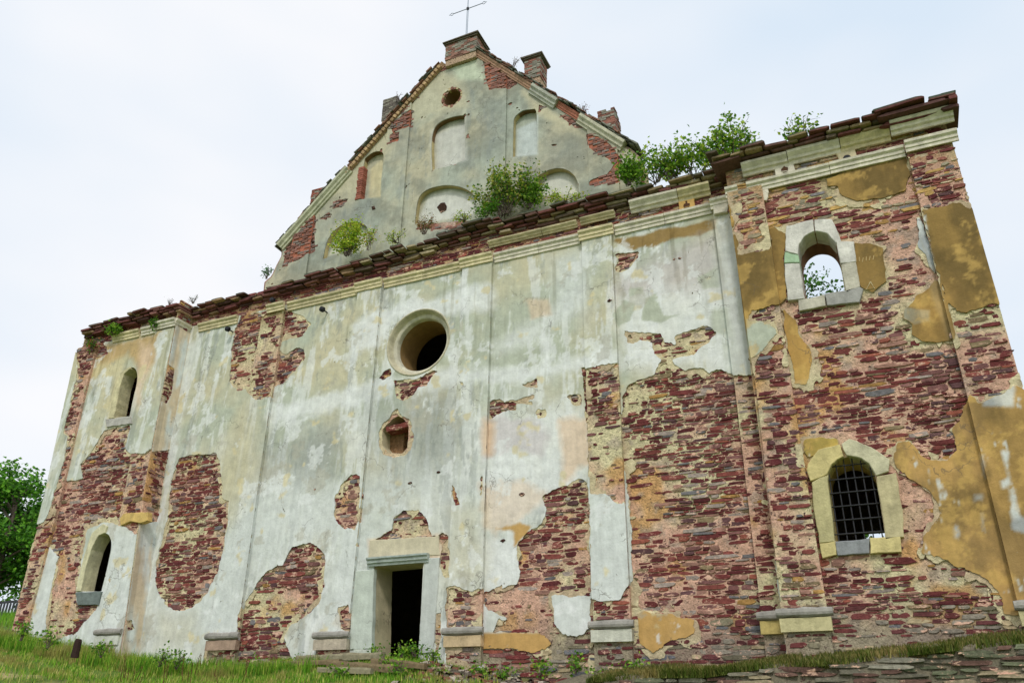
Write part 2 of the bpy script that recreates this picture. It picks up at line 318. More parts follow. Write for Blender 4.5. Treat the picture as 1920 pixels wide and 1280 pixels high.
ZONES_R = [
 (P('1350,240 1990,140 1990,600 1380,740'), c_ochd, 1, .02, 0), (P('1460,575 1530,640 1530,725 1470,725'), c_ochre, .8, .15, .3),
 (P('1600,730 1990,650 1990,1180 1600,1180'), c_ochre, .95, .3, 0), (P('1745,930 1860,880 1870,980 1760,1000'), c_ochd, .75, .25, .5), (P('1850,760 1990,760 1990,1000 1870,1000'), c_ochd, .7, .2, .6),
 (P('1400,598 1465,600 1465,665 1400,700'), c_green, 1, .02, 0), (P('1695,575 1742,583 1744,603 1715,606 1695,597'), c_green, 1, .02, .1),
 (P('1718,405 1733,405 1756,525 1718,470'), c_lwhite, 1, .02, .1), (P('1840,725 1900,722 1900,760 1845,760'), c_lwhite, .8, .03, .15),
 (P('1722,440 1756,525 1790,640 1780,640 1750,560 1735,470'), c_cream, .6, .05, .1),
 (P('1700,520 1800,520 1800,645 1700,645'), c_ochre, .6, .2, .4), (P('1500,815 1575,815 1575,865 1500,865'), lin((214, 186, 104)), 1, .05, 0),
 (P('1883,850 1890,850 1898,905 1885,900'), c_lwhite, .9, .03, .25), (P('1875,900 1895,890 1900,910 1880,915'), c_lwhite, .9, .03, .2), (P('1892,915 1904,915 1912,975 1898,960'), c_lwhite, .85, .03, .3),
 (P('1836,850 1846,850 1850,900 1840,890'), c_lwhite, .8, .03, .25), (P('1837,960 1845,960 1850,1000 1840,995'), c_lwhite, .8, .03, .2), (P('1790,980 1797,985 1797,1012 1790,1008'), c_lwhite, .8, .03, .2),
 (P('1895,960 1925,970 1925,1000 1900,990'), c_lwhite, .8, .03, .3), (P('1825,925 1845,925 1845,940 1825,940'), c_lwhite, .6, .03, .2)]
G_ZONES = [
 (P('810,245 870,220 875,300 810,315'), lin((214, 214, 208)), .8, .1, .1), (P('965,235 1008,215 1008,290 962,295'), lin((210, 218, 216)), .9, .05, .05),
 (P('780,400 800,360 840,350 880,360 892,395 785,412'), lin((222, 222, 214)), .85, .05, .1), (P('1003,360 1020,325 1055,316 1085,345 1085,365'), lin((222, 222, 210)), .85, .05, .1),
 (P('607,475 630,427 655,415 690,430 690,460'), lin((220, 220, 200)), .85, .05, .1),
 (P('690,310 712,290 715,370 685,370'), c_cream, .8, .05, .1),
 (P('800,150 830,130 870,150 880,200 830,215 780,230 760,220'), c_yel, .7, .2, .4), (P('690,270 740,220 740,280 700,300'), c_yel, .8, .2, .3),
 (P('980,170 1080,240 1100,260 1000,210'), c_yel, .9, .1, .3), (P('620,330 680,300 670,380 630,400'), c_yel, .5, .2, .3),
 (P('620,390 690,360 690,420 600,430'), c_grey, .45, .4, .5), (P('735,260 775,240 775,300 735,300'), c_grey, .4, .3, .5), (P('905,180 950,180 950,290 905,300'), c_grey, .3, .3, .5),
 (P('1020,250 1100,260 1100,310 1020,300'), c_grey, .35, .3, .5), (P('845,120 890,110 910,150 860,150'), lin((206, 214, 190)), .9, .1, .2)]
def paint(X, Z, dep, zones, base='main'):
    n1 = np.clip(fbm(X, Z, 1.6, 4, 1)*3.2+.45, 0, 1)[:, None]
    c = c_green*(1-n1)+c_yel*n1
    if base == 'main':                                      # limewash is thicker low down
        w = np.clip((9.2-Z)/4+fbm(X, Z, 1.2, 3, 9)*1.4, 0, .75)[:, None]; c = c*(1-w)+c_lwhite*w
        w = np.clip((fbm(X*3.5, Z*.5, 1.0, 6, 5, .68)-.04)*13, 0, .55)[:, None]; c = c*(1-w)+c_white*w
    else:
        c = c*np.array([.86, .87, .90]); w = np.clip((fbm(X, Z, .8, 5, 44, .65)-.0)*4, 0, .55)[:, None]; c = c*(1-w)+lin((140, 142, 130))*w
    w = np.clip((fbm(X*2.5, Z*.6, .9, 6, 21, .7)-.10)*9, 0, .42)[:, None]; c = c*(1-w)+c_grey*w
    for poly, col, op, soft, nse in zones:
        p = uv(poly, dep); m = (X > p[:, 0].min()-1) & (X < p[:, 0].max()+1) & (Z > p[:, 1].min()-1) & (Z < p[:, 1].max()+1)
        if not m.any(): continue
        d = sdf(X[m], Z[m], p)+nse*fbm(X[m], Z[m], .55, 5, 3, .62)
        w = (np.clip(.5-d/(2*soft), 0, 1)*op)[:, None]; c[m] = c[m]*(1-w)+np.asarray(col)*w
    if base == 'main':
        w = np.clip((fbm(X, Z, .7, 6, 37, .66)-.13)*22, 0, .6)[:, None]*(X < -2.2)[:, None]; c = c*(1-w)+c_white*w      # crisp scabs of old limewash
        w = np.clip((fbm(X, Z, .9, 6, 39, .66)-.17)*22, 0, .5)[:, None]*(X < -2.2)[:, None]; c = c*(1-w)+lin((188, 184, 168))*w
        w = np.clip((fbm(X*4, Z*.35, .8, 5, 47, .6)-.17)*10, 0, .45)[:, None]*np.clip((Z-9.5)/3, 0, 1)[:, None]; c = c*(1-w)+c*lin((168, 164, 148))*w*1.3     # grime run down from the ledge
        w = np.clip((fbm(X, Z, .5, 4, 33)-.22)*14, 0, .75)[:, None]*(X < -2.2)[:, None]; c = c*(1-w)+c_cream*w
    if zones is ZONES_R:
        w = np.clip((fbm(X, Z*.6, .9, 6, 51, .68)+.02)*4.5, 0, .75)[:, None]; c = c*(1-w)+c*np.array([.52, .55, .62])*w
        w = np.clip((fbm(X, Z, .5, 5, 55, .7)-.06)*6, 0, .5)[:, None]; c = c*(1-w)+lin((220, 184, 112))*w
        w = np.clip((fbm(X*3, Z*.7, .6, 5, 58, .7)-.2)*16, 0, .8)[:, None]*(Z < 7.5)[:, None]; c = c*(1-w)+c_lwhite*w
    return np.clip(c**1.08*.99, 0, .88)
def mortar_col(X, Z):
    pk = lin((224, 180, 156)); cr_ = lin((226, 214, 172)); oc = lin((214, 164, 102)); gr = lin((176, 160, 146))
    n = np.clip(fbm(X, Z, 1.3, 4, 12)*4+.35, 0, 1)[:, None]; c = pk*(1-n)+cr_*n
    n = np.clip((fbm(X, Z, .8, 3, 15)-.15)*7, 0, .8)[:, None]; c = c*(1-n)+oc*n
    n = np.clip((fbm(X, Z, .3, 4, 18)-.12)*7, 0, .6)[:, None]; c = c*(1-n)+gr*n
    n = np.clip((Z-12.4)/.8, 0, .55)[:, None]; c = c*(1-n)+oc*.55*n
    n = np.clip((4.0-Z)/1.3, 0, .7)[:, None]; c = c*(1-n)+gr*.55*n
    return c*(.86+.3*vn(X*9, Z*9))[:, None]

# ------------------------------------------------------------------ slab builder
TRI = [0]
def components(fl, n):
    lab = np.arange(n); 
    E = np.concatenate([np.stack([a[:, k], a[:, (k+1) % a.shape[1]]], 1) for a in fl for k in range(a.shape[1])])
    while True:
        m = np.minimum(lab[E[:, 0]], lab[E[:, 1]]); new = lab.copy(); np.minimum.at(new, E[:, 0], m); np.minimum.at(new, E[:, 1], m); new = new[new]; new = new[new]
        if (new == lab).all(): return lab
        lab = new
def slab(name, region, field_extra, dep, front, skirt, h, colf, mats, parent, rough=.006, u_frame=None, reveal=None, seed=0, edge_shrink=0):
    """thickness-bearing sheet over region polygon(s) in (u, v) metres; front = outward offset; skirt = depth of its sides"""
    reg = [np.asarray(r, float) for r in region]; allp = np.concatenate(reg)
    def field(U, V):
        f = -usdf(U, V, reg, 3.0)-edge_shrink
        return np.minimum(f, field_extra(U, V)) if field_extra else f
    a = allp.min(0)-h*1.5; b = allp.max(0)+h*1.5
    Pv, fl = march(a[0], b[0], a[1], b[1], h, field)
    if not len(Pv): return None
    if name == 'plaster':               # every separate patch of plaster is a part of its own
        lab = components(fl, len(Pv)); ids, cnt = np.unique(lab, return_counts=True); o_ = np.argsort(-cnt); big = [ids[k] for k in o_[:14] if cnt[k] > 60]
        res = None
        for q in (big or [ids[o_[0]]]):
            sel = [f[lab[f[:, 0]] == q] for f in fl]; sel = [f for f in sel if len(f)]; u_ = np.unique(np.concatenate([f.ravel() for f in sel])); rm_ = np.full(len(Pv), -1); rm_[u_] = np.arange(len(u_))
            res = sheet(name, Pv[u_], [rm_[f] for f in sel], front, skirt, dep, u_frame, rough, seed, colf, reveal, mats, parent) if res is None else (sheet(name, Pv[u_], [rm_[f] for f in sel], front, skirt, dep, u_frame, rough, seed, colf, reveal, mats, parent), res)[1]
        return res
    return sheet(name, Pv, fl, front, skirt, dep, u_frame, rough, seed, colf, reveal, mats, parent)
def sheet(name, Pv, fl, front, skirt, dep, u_frame, rough, seed, colf, reveal, mats, parent):
    n = front+rough*2*fbm(Pv[:, 0], Pv[:, 1], .9, 3, seed+2)+rough*fbm(Pv[:, 0], Pv[:, 1], .12, 2, seed+4)*1.4
    fr = u_frame or (lambda u, v, n: np.stack([u, dep-n, v], 1))
    V1 = fr(Pv[:, 0], Pv[:, 1], n); e = boundary(fl, len(Pv)); k = len(Pv)
    ids = np.unique(e); rm = np.full(k, -1); rm[ids] = np.arange(len(ids)); m = len(ids)
    V2 = V1[ids]; V3 = fr(Pv[ids, 0], Pv[ids, 1], n[ids]-skirt)
    cf = colf(Pv[:, 0], Pv[:, 1]); cs = reveal(Pv[ids, 0], Pv[ids, 1]) if reveal else cf[ids]*.9
    q = np.stack([k+rm[e[:, 1]], k+rm[e[:, 0]], k+m+rm[e[:, 0]], k+m+rm[e[:, 1]]], 1)
    me = mesh_np(name, np.concatenate([V1, V2, V3]), fl+[q], np.concatenate([cf, cs, cs]), [True]*len(fl)+[False], [0]*len(fl)+[len(mats)-1 if reveal else 0])
    TRI[0] += sum(len(f)*(f.shape[1]-2) for f in me_faces(fl))+2*len(q)
    return link(name, me, mats, parent)
def me_faces(fl): return fl

# ------------------------------------------------------------------ stones
PAL = [(lin((116, 52, 50)), 5), (lin((98, 42, 44)), 4), (lin((134, 68, 60)), 4), (lin((132, 86, 82)), 3), (lin((104, 70, 72)), 2), (lin((160, 116, 100)), 2.6),
       (lin((160, 144, 134)), 1.8), (lin((118, 114, 116)), 1.1), (lin((138, 118, 86)), 1), (lin((176, 132, 66)), .45), (lin((156, 84, 66)), .9)]
PALG = [(lin((104, 74, 64)), 3), (lin((146, 126, 92)), 2.5), (lin((164, 148, 114)), 2), (lin((112, 66, 60)), 2.5), (lin((98, 84, 68)), 2)]
PALB = [(lin((120, 60, 58)), 4), (lin((150, 140, 124)), 2.2), (lin((128, 120, 96)), 2), (lin((190, 170, 130)), 1.2), (lin((104, 56, 56)), 3), (lin((112, 112, 116)), 1)]
PALT = [(lin((118, 56, 56)), 3), (lin((196, 156, 84)), 1.6), (lin((188, 170, 136)), 2), (lin((150, 140, 116)), 1.4), (lin((150, 88, 74)), 2), (lin((132, 128, 130)), .8)]
def pick(pal, rng):
    w = np.array([p[1] for p in pal]); i = rng.choice(len(pal), p=w/w.sum())
    c = pal[i][0]*rng.uniform(.8, 1.25); g_ = c.mean(); return c*.88+g_*.12
def stone_geo(L, H, T, D, rng, n=9, sq=.86):
    """irregular flat stone: front ring inset, outer ring, back ring; local axes x along, z up, -y out"""
    a = np.linspace(0, 2*math.pi, n, endpoint=False)+rng.uniform(-.14, .14, n)+.3
    ca, sa = np.cos(a), np.sin(a); r = 1/np.maximum((np.abs(ca)**(2/(1-sq))+np.abs(sa)**(2/(1-sq)))**((1-sq)/2), .2)
    r = r*rng.uniform(.84, 1.06, n); x = r*ca*L/2; z = r*sa*H/2+ca*rng.uniform(-.1, .1)*H
    ins = rng.uniform(.84, .95); b = min(H*.12, .014)
    xf = np.sign(x)*np.maximum(np.abs(x)-b, 0); zf = z*ins
    yf = -T+rng.uniform(-.004, .004, n)
    v = np.concatenate([np.stack([xf, yf, zf], 1), np.stack([x, np.full(n, -T*.45), z], 1), np.stack([x*.96, np.full(n, D), z*.96], 1)])
    f = [np.arange(n)[None], ]
    i = np.arange(n); j = (i+1) % n
    f.append(np.concatenate([np.stack([i+n, j+n, j, i], 1), np.stack([i+2*n, j+2*n, j+n, i+n], 1)]))
    return v, f
class Bag:
    """collects many small shapes into one mesh"""
    def __init__(s): s.v = []; s.f = {}; s.c = []; s.n = 0
    def add(s, v, fl, col):
        v = np.asarray(v, float)
        for f in fl:
            f = np.asarray(f)
            s.f.setdefault(f.shape[1], []).append(f+s.n)
        s.v.append(v); s.c.append(np.broadcast_to(np.asarray(col, float), (len(v), 3))); s.n += len(v)
    def build(s, name, m, parent=None, kind=None, smooth=False):
        if not s.n: return None
        fl = [np.concatenate(a) for a in s.f.values()]; TRI[0] += sum(len(f)*(f.shape[1]-2) for f in fl)
        return link(name, mesh_np(name, np.concatenate(s.v), fl, np.concatenate(s.c), [smooth]*len(fl)), m, parent, kind)
BOXF = [np.array([[0,1,2,3],[7,6,5,4],[0,4,5,1],[1,5,6,2],[2,6,7,3],[3,7,4,0]])]
def box(bag, x0, x1, y0, y1, z0, z1, col, j=0, rng=RNG):
    v = np.array([(x0,y0,z0),(x0,y0,z1),(x1,y0,z1),(x1,y0,z0),(x0,y1,z0),(x0,y1,z1),(x1,y1,z1),(x1,y1,z0)], float)
    v = v[[0,3,2,1,4,7,6,5]]
    bag.add(v+rng.uniform(-j, j, v.shape) if j else v, [np.array([[0,1,2,3],[7,6,5,4],[0,4,5,1],[1,5,6,2],[2,6,7,3],[3,7,4,0]])], col)
STONES = []          # (size in the picture, parent, local verts, faces, colour, location)
def lay_stones(region, exposed, openings, smears, dep, parent, frame=None, seed=0, hmin=.035, hmax=.115, lmin=.14, lmax=.75, pal=PAL, dens=.95, front=0.0):
    rng = np.random.default_rng(100+seed); reg = np.asarray(region, float); a = reg.min(0); b = reg.max(0)
    cand = []; z = a[1]
    while z < b[1]:
        h = rng.uniform(hmin, hmax)*(rng.uniform(1.1, 1.5) if rng.random() < .12 else 1); x = a[0]-rng.uniform(0, .3)
        while x < b[0]:
            l = min(rng.uniform(lmin, lmax), h*rng.uniform(2, 9)); hh = h*rng.uniform(.8, 1.12)
            cand.append((x+l/2, z+h/2+rng.uniform(-.1, .1)*h, l, hh)); x += l+rng.uniform(-.004, .018)
        z += h+rng.uniform(-.003, .008)
    c = np.array(cand); c[:, 1] += .05*np.sin(c[:, 0]*.9+seed)+.02*np.sin(c[:, 0]*3.1)
    X, Z = c[:, 0], c[:, 1]
    wob = .10*fbm(X, Z, .35, 4, 40)
    ex = usdf(X, Z, exposed)+wob; exr = usdf(X+c[:, 2]*.35, Z, exposed); exl = usdf(X-c[:, 2]*.35, Z, exposed)
    rs = np.maximum(sdf(X+c[:, 2]*.4, Z, reg), sdf(X-c[:, 2]*.4, Z, reg))
    op = usdf(X, Z, openings) if openings else np.full(len(X), 1.); opl = op-c[:, 2]*.42
    sm = usdf(X, Z, smears) if smears else np.full(len(X), 1.)
    lowd = fbm(X, Z, .9, 3, 50+seed)
    keep = (np.minimum(np.minimum(ex, exr), exl) < .0) & (rs < -.0) & (opl > .02)
    p = dens-np.clip((lowd-.1)*3, 0, .55); p = np.where(sm < 0, .22, p)
    keep &= rng.random(len(X)) < p
    for k in np.nonzero(keep)[0]:
        L, H = c[k, 2], c[k, 3]
        if sm[k] < 0: L *= .6; H *= .7
        T = rng.uniform(.002, .034); v, f = stone_geo(L, H, T, .05, rng); tl = rng.normal(0, .025); v[:, 2] += v[:, 0]*tl
        if frame is None: loc = np.array([X[k], dep-front, Z[k]])
        else:
            loc = frame(np.array([X[k]]), np.array([Z[k]]), np.array([front]))[0]
            v = np.stack([-v[:, 1], v[:, 0], v[:, 2]], 1)
        dist = np.linalg.norm(loc-CAMPOS)
        STONES.append((L*H/dist**2, parent, v, f, pick(PALB if Z[k] < 3.6+.3*lowd[k] and X[k] > -7 else PALT if Z[k] > 11.7+lowd[k] and X[k] > -2.3 else pal, rng), loc))
def flush_stones(root, top=300):
    STONES.sort(key=lambda s: -s[0]); bag = Bag()
    for i, (sz, par, v, f, col, loc) in enumerate(STONES):
        if i < top:
            me = mesh_np('stone', v, f, np.broadcast_to(col, (len(v), 3))); o = link('stone', me, M_stone, par); o.location = loc; TRI[0] += 34
        else: bag.add(v+loc, f, col)
    bag.build('rubble_stonework', M_stone, root, 'stuff')

# ------------------------------------------------------------------ the church
CH = empty('church', (0, 0, 0), label='ruined baroque church with flaking plaster over red stone and a pointed gable', category='church')
TH = .045
def wall(name, region, openings, dep, parent, depth=.9, reveal=None, h=.05, seed=0):
    fx = (lambda U, V: usdf(U, V, openings, 3.0)) if openings else None
    rv = reveal or (lambda X, Z: np.broadcast_to(lin((206, 194, 160)), (len(X), 3))*(.8+.3*vn(X*5, Z*5))[:, None])
    return slab(name, [region], fx, dep+TH, 0, depth, h, mortar_col, [M_mortar, M_plaster], parent, rough=.02, reveal=rv, seed=seed)
UC = [True]
M_coat = mat('rough_undercoat', attr=True, bump=1, bscale=24, var=.25, vscale=14, bdist=.04)
def plaster(region, exposed, keep, openings, dep, parent, zones=ZONES, base='main', h=.034, seed=0, skirt=.034, frame=None, amp=.15, nm='plaster'):
    def fx(U, V):
        e = usdf(U, V, exposed)+amp*fbm(U, V, .28, 5, 60+seed, .7)+.055*fbm(U, V, .10, 3, 61, .7)
        if keep: e = np.maximum(e, -(usdf(U, V, keep)+amp*.8*fbm(U, V, .28, 5, 70+seed, .62)))
        sc = fbm(U, V, .16, 4, 80+seed, .7); e = np.minimum(e, (.318-sc)*.6)          # small chips
        if openings: e = np.minimum(e, usdf(U, V, openings, 3.0))
        return e
    if frame is None and UC[0]:
        def ux(U, V):
            e = fx(U, V); w_ = .03+.95*np.clip(fbm(U, V, .6, 6, 130+seed, .68), -.04, .3); u = np.minimum(e+w_, .20-e)
            if openings: u = np.minimum(u, usdf(U, V, openings, 3.0))
            return u
        def uc(X, Z):
            n_ = np.clip(fbm(X, Z, .7, 4, 141)*5+.5, 0, 1)[:, None]; return (lin((226, 212, 172))*(1-n_)+lin((206, 184, 152))*n_)*(.8+.3*vn(X*12, Z*12))[:, None]
        o_ = slab('undercoat', [region], ux, dep+.019, 0, .03, .045, uc, [M_coat], parent, rough=.014, seed=seed+1)
        if o_: o_['kind'] = 'stuff'
    return slab(nm, [region], fx, dep, 0, skirt, h, lambda X, Z: paint(X, Z, dep, zones, base), [M_plaster], parent, rough=.006, seed=seed, u_frame=frame)
def polyx(left, right, z0, z1):        # strip between two leaning edges given as (z, x) lists
    return [(x, z) for z, x in left]+[(x, z) for z, x in right[::-1]]
ZT = 13.9
ground_at = lambda x: np.interp(x, [-40, -24.5, -21.5, -18.5, -16, -12.5, -10.5, -7.3, -4, 0, 6], [4.6, 4.05, 3.6, 3.15, 2.85, 2.75, 2.72, 2.45, 2.3, 2.2, 2.2])
W_LW, W_RW, W_C = -.5, -.5, 0.0
# --- central wall
R_C = [(-19.5, 2.0), (-1.2, 1.6), (-1.2, ZT+.15), (-19.5, ZT)]
ocuP = circ(OC, OR); opC = [uv(O_DOOR, 0), uv(O_BEAM, 0)]
exC = [uv(p, 0) for p in E_C]+[np.array(E_CTOP)]; smC = [uv(p, 0) for p in SM_C]
cw = wall('wall', R_C, [circ(OC, OR-.02)]+opC, W_C, CH, depth=.78, seed=1)
plaster([(-19.5, 2.0), (-1.2, 1.6), (-1.2, 13.2), (-19.5, 13.2)], exC, None, [ocuP]+opC, W_C, cw, seed=1)
lay_stones(R_C, exC, [circ(OC, OR)]+opC, smC, W_C+TH, cw, seed=1)
# --- left wing
R_L = [(-23.5, 2.8), (-19.0, 2.4), (-18.95, 4), (-19.2, 6.5), (-19.35, 9), (-19.4, ZT), (-23.75, ZT-.2), (-23.65, 11), (-23.45, 8), (-23.4, 4)]
opL = [smooth(uv(p, W_LW)) for p in O_LW]; exL = [uv(p, W_LW) for p in E_LW]+[np.array([(-24, 13.0), (-18, 13.05), (-18, 15), (-24, 15)])]; smL = [uv(p, W_LW) for p in SM_L]
lw = wall('wall', R_L, opL, W_LW, CH, depth=.36, seed=2)
plaster([(x, min(z, 13.05)) for x, z in R_L], exL, None, opL, W_LW, lw, seed=2)
lay_stones(R_L, exL, opL, smL, W_LW+TH, lw, seed=2)
# --- right wing
R_R = [(-2.0, 1.5), (2.72, 1.5), (2.70, ZT), (-2.05, ZT)]
opR = [smooth(uv(p, W_RW)) for p in O_RW]; exR = [uv(p, W_RW) for p in E_RW]+[np.array([(-3, 13.2), (3, 13.2), (3, 15), (-3, 15)])]; kR = [uv(p, W_RW) for p in K_RW]; smR = [uv(p, W_RW) for p in SM_R]
def rvR(X, Z):
    c = np.broadcast_to(lin((150, 110, 80)), (len(X), 3)).copy(); c[Z < 7.2] = lin((196, 176, 120)); return c*(.6+.7*vn(X*11, Z*7))[:, None]
rw = wall('wall', R_R, opR, W_RW, CH, reveal=rvR, depth=1.0, seed=3)
plaster(R_R[:2]+[(2.7, 13.2), (-2.05, 13.2)], exR, kR, opR, W_RW, rw, zones=ZONES_R, seed=3)
lay_stones(R_R, [np.array(R_R)], opR+kR, smR, W_RW+TH, rw, seed=3, dens=.97)

# --- pilasters
PW = .12
def pilaster(left, right, dep, base, z0, z1, ex, kp, sm, seed, zones=ZONES, back=0.0):
    if left[0][1] > -2.2: zones = ZONES_R
    reg = polyx(left, right, z0, z1); x0 = left[0][1]; x1 = right[0][1]
    p = slab('pilaster', [reg], None, dep+TH, 0, PW+.06, .05, mortar_col, [M_mortar], CH, rough=.012, seed=seed, edge_shrink=.012)
    plaster(reg, ex, kp, None, dep, p, zones, seed=seed, skirt=PW+.02)
    lay_stones(reg, ex, None, sm, dep+TH, p, seed=seed, lmax=.42)
    if base:
        tor(base[0], base[1], base[2], dep, p, seed)
    return p
def tor(x0, x1, z, dep, parent, seed, yellow=False):
    """half-round base moulding stone with a flat block below"""
    b = Bag(); rng = np.random.default_rng(seed); n = max(6, int((x1-x0)/.09)); pr = [(0, .095), (.06, .09), (.105, .055), (.118, .0), (.105, -.05), (.06, -.085), (0, -.09)]
    xs = np.linspace(x0-.07, x1+.07, n); V = []
    for x in xs:
        k = .8 if x in (xs[0], xs[-1]) else rng.uniform(.82, 1.06)
        V += [(x, dep-a*k, z+c*k+rng.uniform(-.004, .004)) for a, c in pr]
    m = len(pr); f = np.array([[i*m+j, i*m+j+1, (i+1)*m+j+1, (i+1)*m+j] for i in range(n-1) for j in range(m-1)])
    b.add(V, [f, np.array([list(range(m))[::-1], list(range((n-1)*m, n*m))])], lin((160, 156, 148)) if not yellow else lin((176, 168, 140)))
    b.build('base_moulding', M_cut, parent, smooth=False)
    b = Bag(); col = {10: (176, 150, 130), 11: (190, 178, 158), 12: (208, 184, 146), 13: (206, 206, 190), 16: (200, 200, 186), 17: (206, 208, 196), 15: (196, 176, 112)}.get(seed, (206, 196, 150))
    box(b, x0-.02, x1+.02, dep-.05, dep+.1, z-.33, z-.095, lin(col), .006, rng)
    b.build('plinth_block', M_cut, parent)
cz = lambda zs, xs: list(zip(zs, xs))
EX = lambda dep, src: [uv(p, dep) for p in src]
dC = -PW; exPC = EX(dC, E_C); smPC = EX(dC, SM_C)
zs = (2.2, 8, 13.05)
for i, (a, b_, bz) in enumerate((((-16.33, -16.36, -16.36), (-15.38, -15.46, -15.5), 3.62), ((-12.93, -12.87, -12.80), (-12.02, -12.0, -11.98), 3.55),
                            ((-9.37, -9.37, -9.36), (-8.48, -8.48, -8.46), 3.53), ((-5.89, -5.89, -5.88), (-5.05, -5.07, -5.08), 3.55))):
    pilaster(cz(zs, a), cz(zs, b_), dC, (a[0], b_[0], bz), 2, 13, exPC, None, smPC, 10+i)
pilaster(cz(zs, (-2.46, -2.47, -2.5)), cz(zs, (-1.6, -1.6, -1.6)), dC, (-2.46, -1.9, 3.60), 2, 13, exPC, None, smPC, 15)
dW = -.62; exPL = EX(dW, E_LW); exPR = EX(dW, E_RW); kPR = EX(dW, K_RW); smPR = EX(dW, SM_R)
pilaster([(2.8, -23.5), (4, -23.4), (8, -23.47), (11, -23.68), (13, -23.8)], [(2.8, -22.9), (4, -22.78), (8, -22.75), (11, -22.85), (13, -22.85)], dW, None, 2, 13, exPL, None, EX(dW, SM_L), 16)
LPR = [(2.4, -18.8), (4, -18.88), (6.4, -19.12), (9, -19.27), (12.9, -19.38)]
pilaster([(2.4, -19.75), (4, -19.83), (6.4, -19.98), (9, -20.1), (12.9, -20.2)], LPR, dW, (-19.8, -18.95, 3.78), 2, 13, exPL, None, EX(dW, SM_L), 17)
pilaster(cz((1.5, 8, 13.1), (-2.03, -1.97, -2.06)), cz((1.5, 8, 13.1), (-1.17, -1.24, -1.25)), dW, (-2.03, -1.17, 3.58), 2, 13, exPR, kPR, smPR, 18)
pilaster([(1.5, 1.82), (8, 1.82), (13.1, 1.82)], [(1.5, 2.75), (8, 2.75), (13.1, 2.72)], dW, (1.82, 2.75, 3.55), 2, 13, exPR, kPR, smPR, 19)
# --- right-facing return of the left wing
def frR(u, v, n):
    x = np.interp(v, [z for z, _ in LPR], [x for _, x in LPR]); return np.stack([x-.005+n, u, v], 1)
def uvx(pts, xx=-19.2):
    d = ray(*np.array(pts, float).T); t = xx/d[:, 0]; return np.stack([d[:, 1]*t-DIST, d[:, 2]*t+EYE], 1)
rr = [(-.60, 2.6), (.03, 2.6), (.03, ZT), (-.60, ZT)]
exRet = [uvx(P('250,850 300,845 400,825 380,930 345,972 300,978 240,985 240,960')), uvx(P('306,690 318,680 331,690 326,735 314,757 303,750 302,720')), uvx(P('218,1165 230,1160 233,1180 219,1185')), np.array([(-1, 12.95), (1, 12.95), (1, 15), (-1, 15)])]
rt_ = slab('wall_return', [rr], None, 0, .03, .05, .05, mortar_col, [M_mortar], CH, rough=.01, u_frame=frR, seed=8)
slab('plaster', [rr], lambda U, V: usdf(U, V, exRet)+.08*fbm(U, V, .25, 4, 5), 0, .065, .04, .034, lambda X, Z: np.clip((lin((222, 204, 176))*(1-np.clip(fbm(X*2, Z*.6, .5, 4, 2)*4+.4, 0, 1)[:, None])+c_lwhite*np.clip(fbm(X*2, Z*.6, .5, 4, 2)*4+.4, 0, 1)[:, None])*np.where(X < -.42, .8, 1.0)[:, None], 0, .8), [M_plaster], rt_, u_frame=frR)
lay_stones(rr, exRet, None, None, 0, rt_, frame=frR, seed=30, lmax=.3, front=.035)

# --- oculus: splayed ring, step and tunnel
def revolve_x(bag, c, prof, col, n=48):      # prof: (radius, y)
    V = []; m = len(prof)
    for a in np.linspace(0, 2*math.pi, n, endpoint=False): V += [(c[0]+r*math.cos(a), y, c[1]+r*math.sin(a)) for r, y in prof]
    f = np.array([[i*m+j, i*m+j+1, ((i+1) % n)*m+j+1, ((i+1) % n)*m+j] for i in range(n) for j in range(m-1)])[:, ::-1]
    bag.add(V, [f], col)
oc_ = empty('oculus', (OC[0], 0, OC[1]), CH); bg = Bag(); revolve_x(bg, (0, 0), [(1.0, .01), (.99, -.018), (.955, -.012), (.93, .10), (.88, .16)], lin((196, 188, 160))); bg.build('outer_ring', M_cut, oc_, smooth=True)
bg = Bag(); revolve_x(bg, (0, 0), [(.88, .16), (.80, .17), (.78, .20), (.775, .34)], lin((206, 200, 178))); bg.build('inner_ring', M_cut, oc_, smooth=True)
bg = Bag(); revolve_x(bg, (0, 0), [(.775, .34), (.79, .9), (.82, 1.3)], lin((150, 122, 78))); bg.build('tunnel', M_plaster, oc_, smooth=True)

# --- window surrounds of cut stone
def prism(poly, dep, thick, back, bevel=.012):
    p = np.asarray(poly, float); ar = .5*np.sum(p[:, 0]*np.roll(p[:, 1], -1)-np.roll(p[:, 0], -1)*p[:, 1])
    if ar < 0: p = p[::-1]
    n = len(p); c = p.mean(0); d = np.roll(p, -1, 0)-np.roll(p, 1, 0); nr = np.stack([-d[:, 1], d[:, 0]], 1); nr /= np.linalg.norm(nr, axis=1)[:, None]+1e-9
    q = p+nr*bevel; i = np.arange(n); j = (i+1) % n
    f3 = lambda pp, y: np.stack([pp[:, 0], np.full(n, y), pp[:, 1]], 1)
    v = np.concatenate([f3(q, dep-thick), f3(p, dep-thick+bevel), f3(p, dep+back)])
    return v, [i[None], np.concatenate([np.stack([i+n, j+n, j, i], 1), np.stack([i+2*n, j+2*n, j+n, i+n], 1)])]
def block(name, pts, dep, thick, back, col, parent, m=M_cut, metres=False):
    p = np.asarray(pts, float) if metres else uv(pts, dep-thick)
    p = smooth(p, 2, 38)
    # subdivide edges and roughen them a little
    q = []
    for i in range(len(p)):
        a, b_ = p[i], p[(i+1) % len(p)]; k = max(1, int(np.linalg.norm(b_-a)/.12))
        for t in range(k): q.append(a+(b_-a)*t/k+RNG.uniform(-.011, .011, 2))
    b = Bag(); v, f = prism(q, dep, thick, back); b.add(v, f, np.asarray(col)*RNG.uniform(.93, 1.05)); return b.build(name, m, parent)
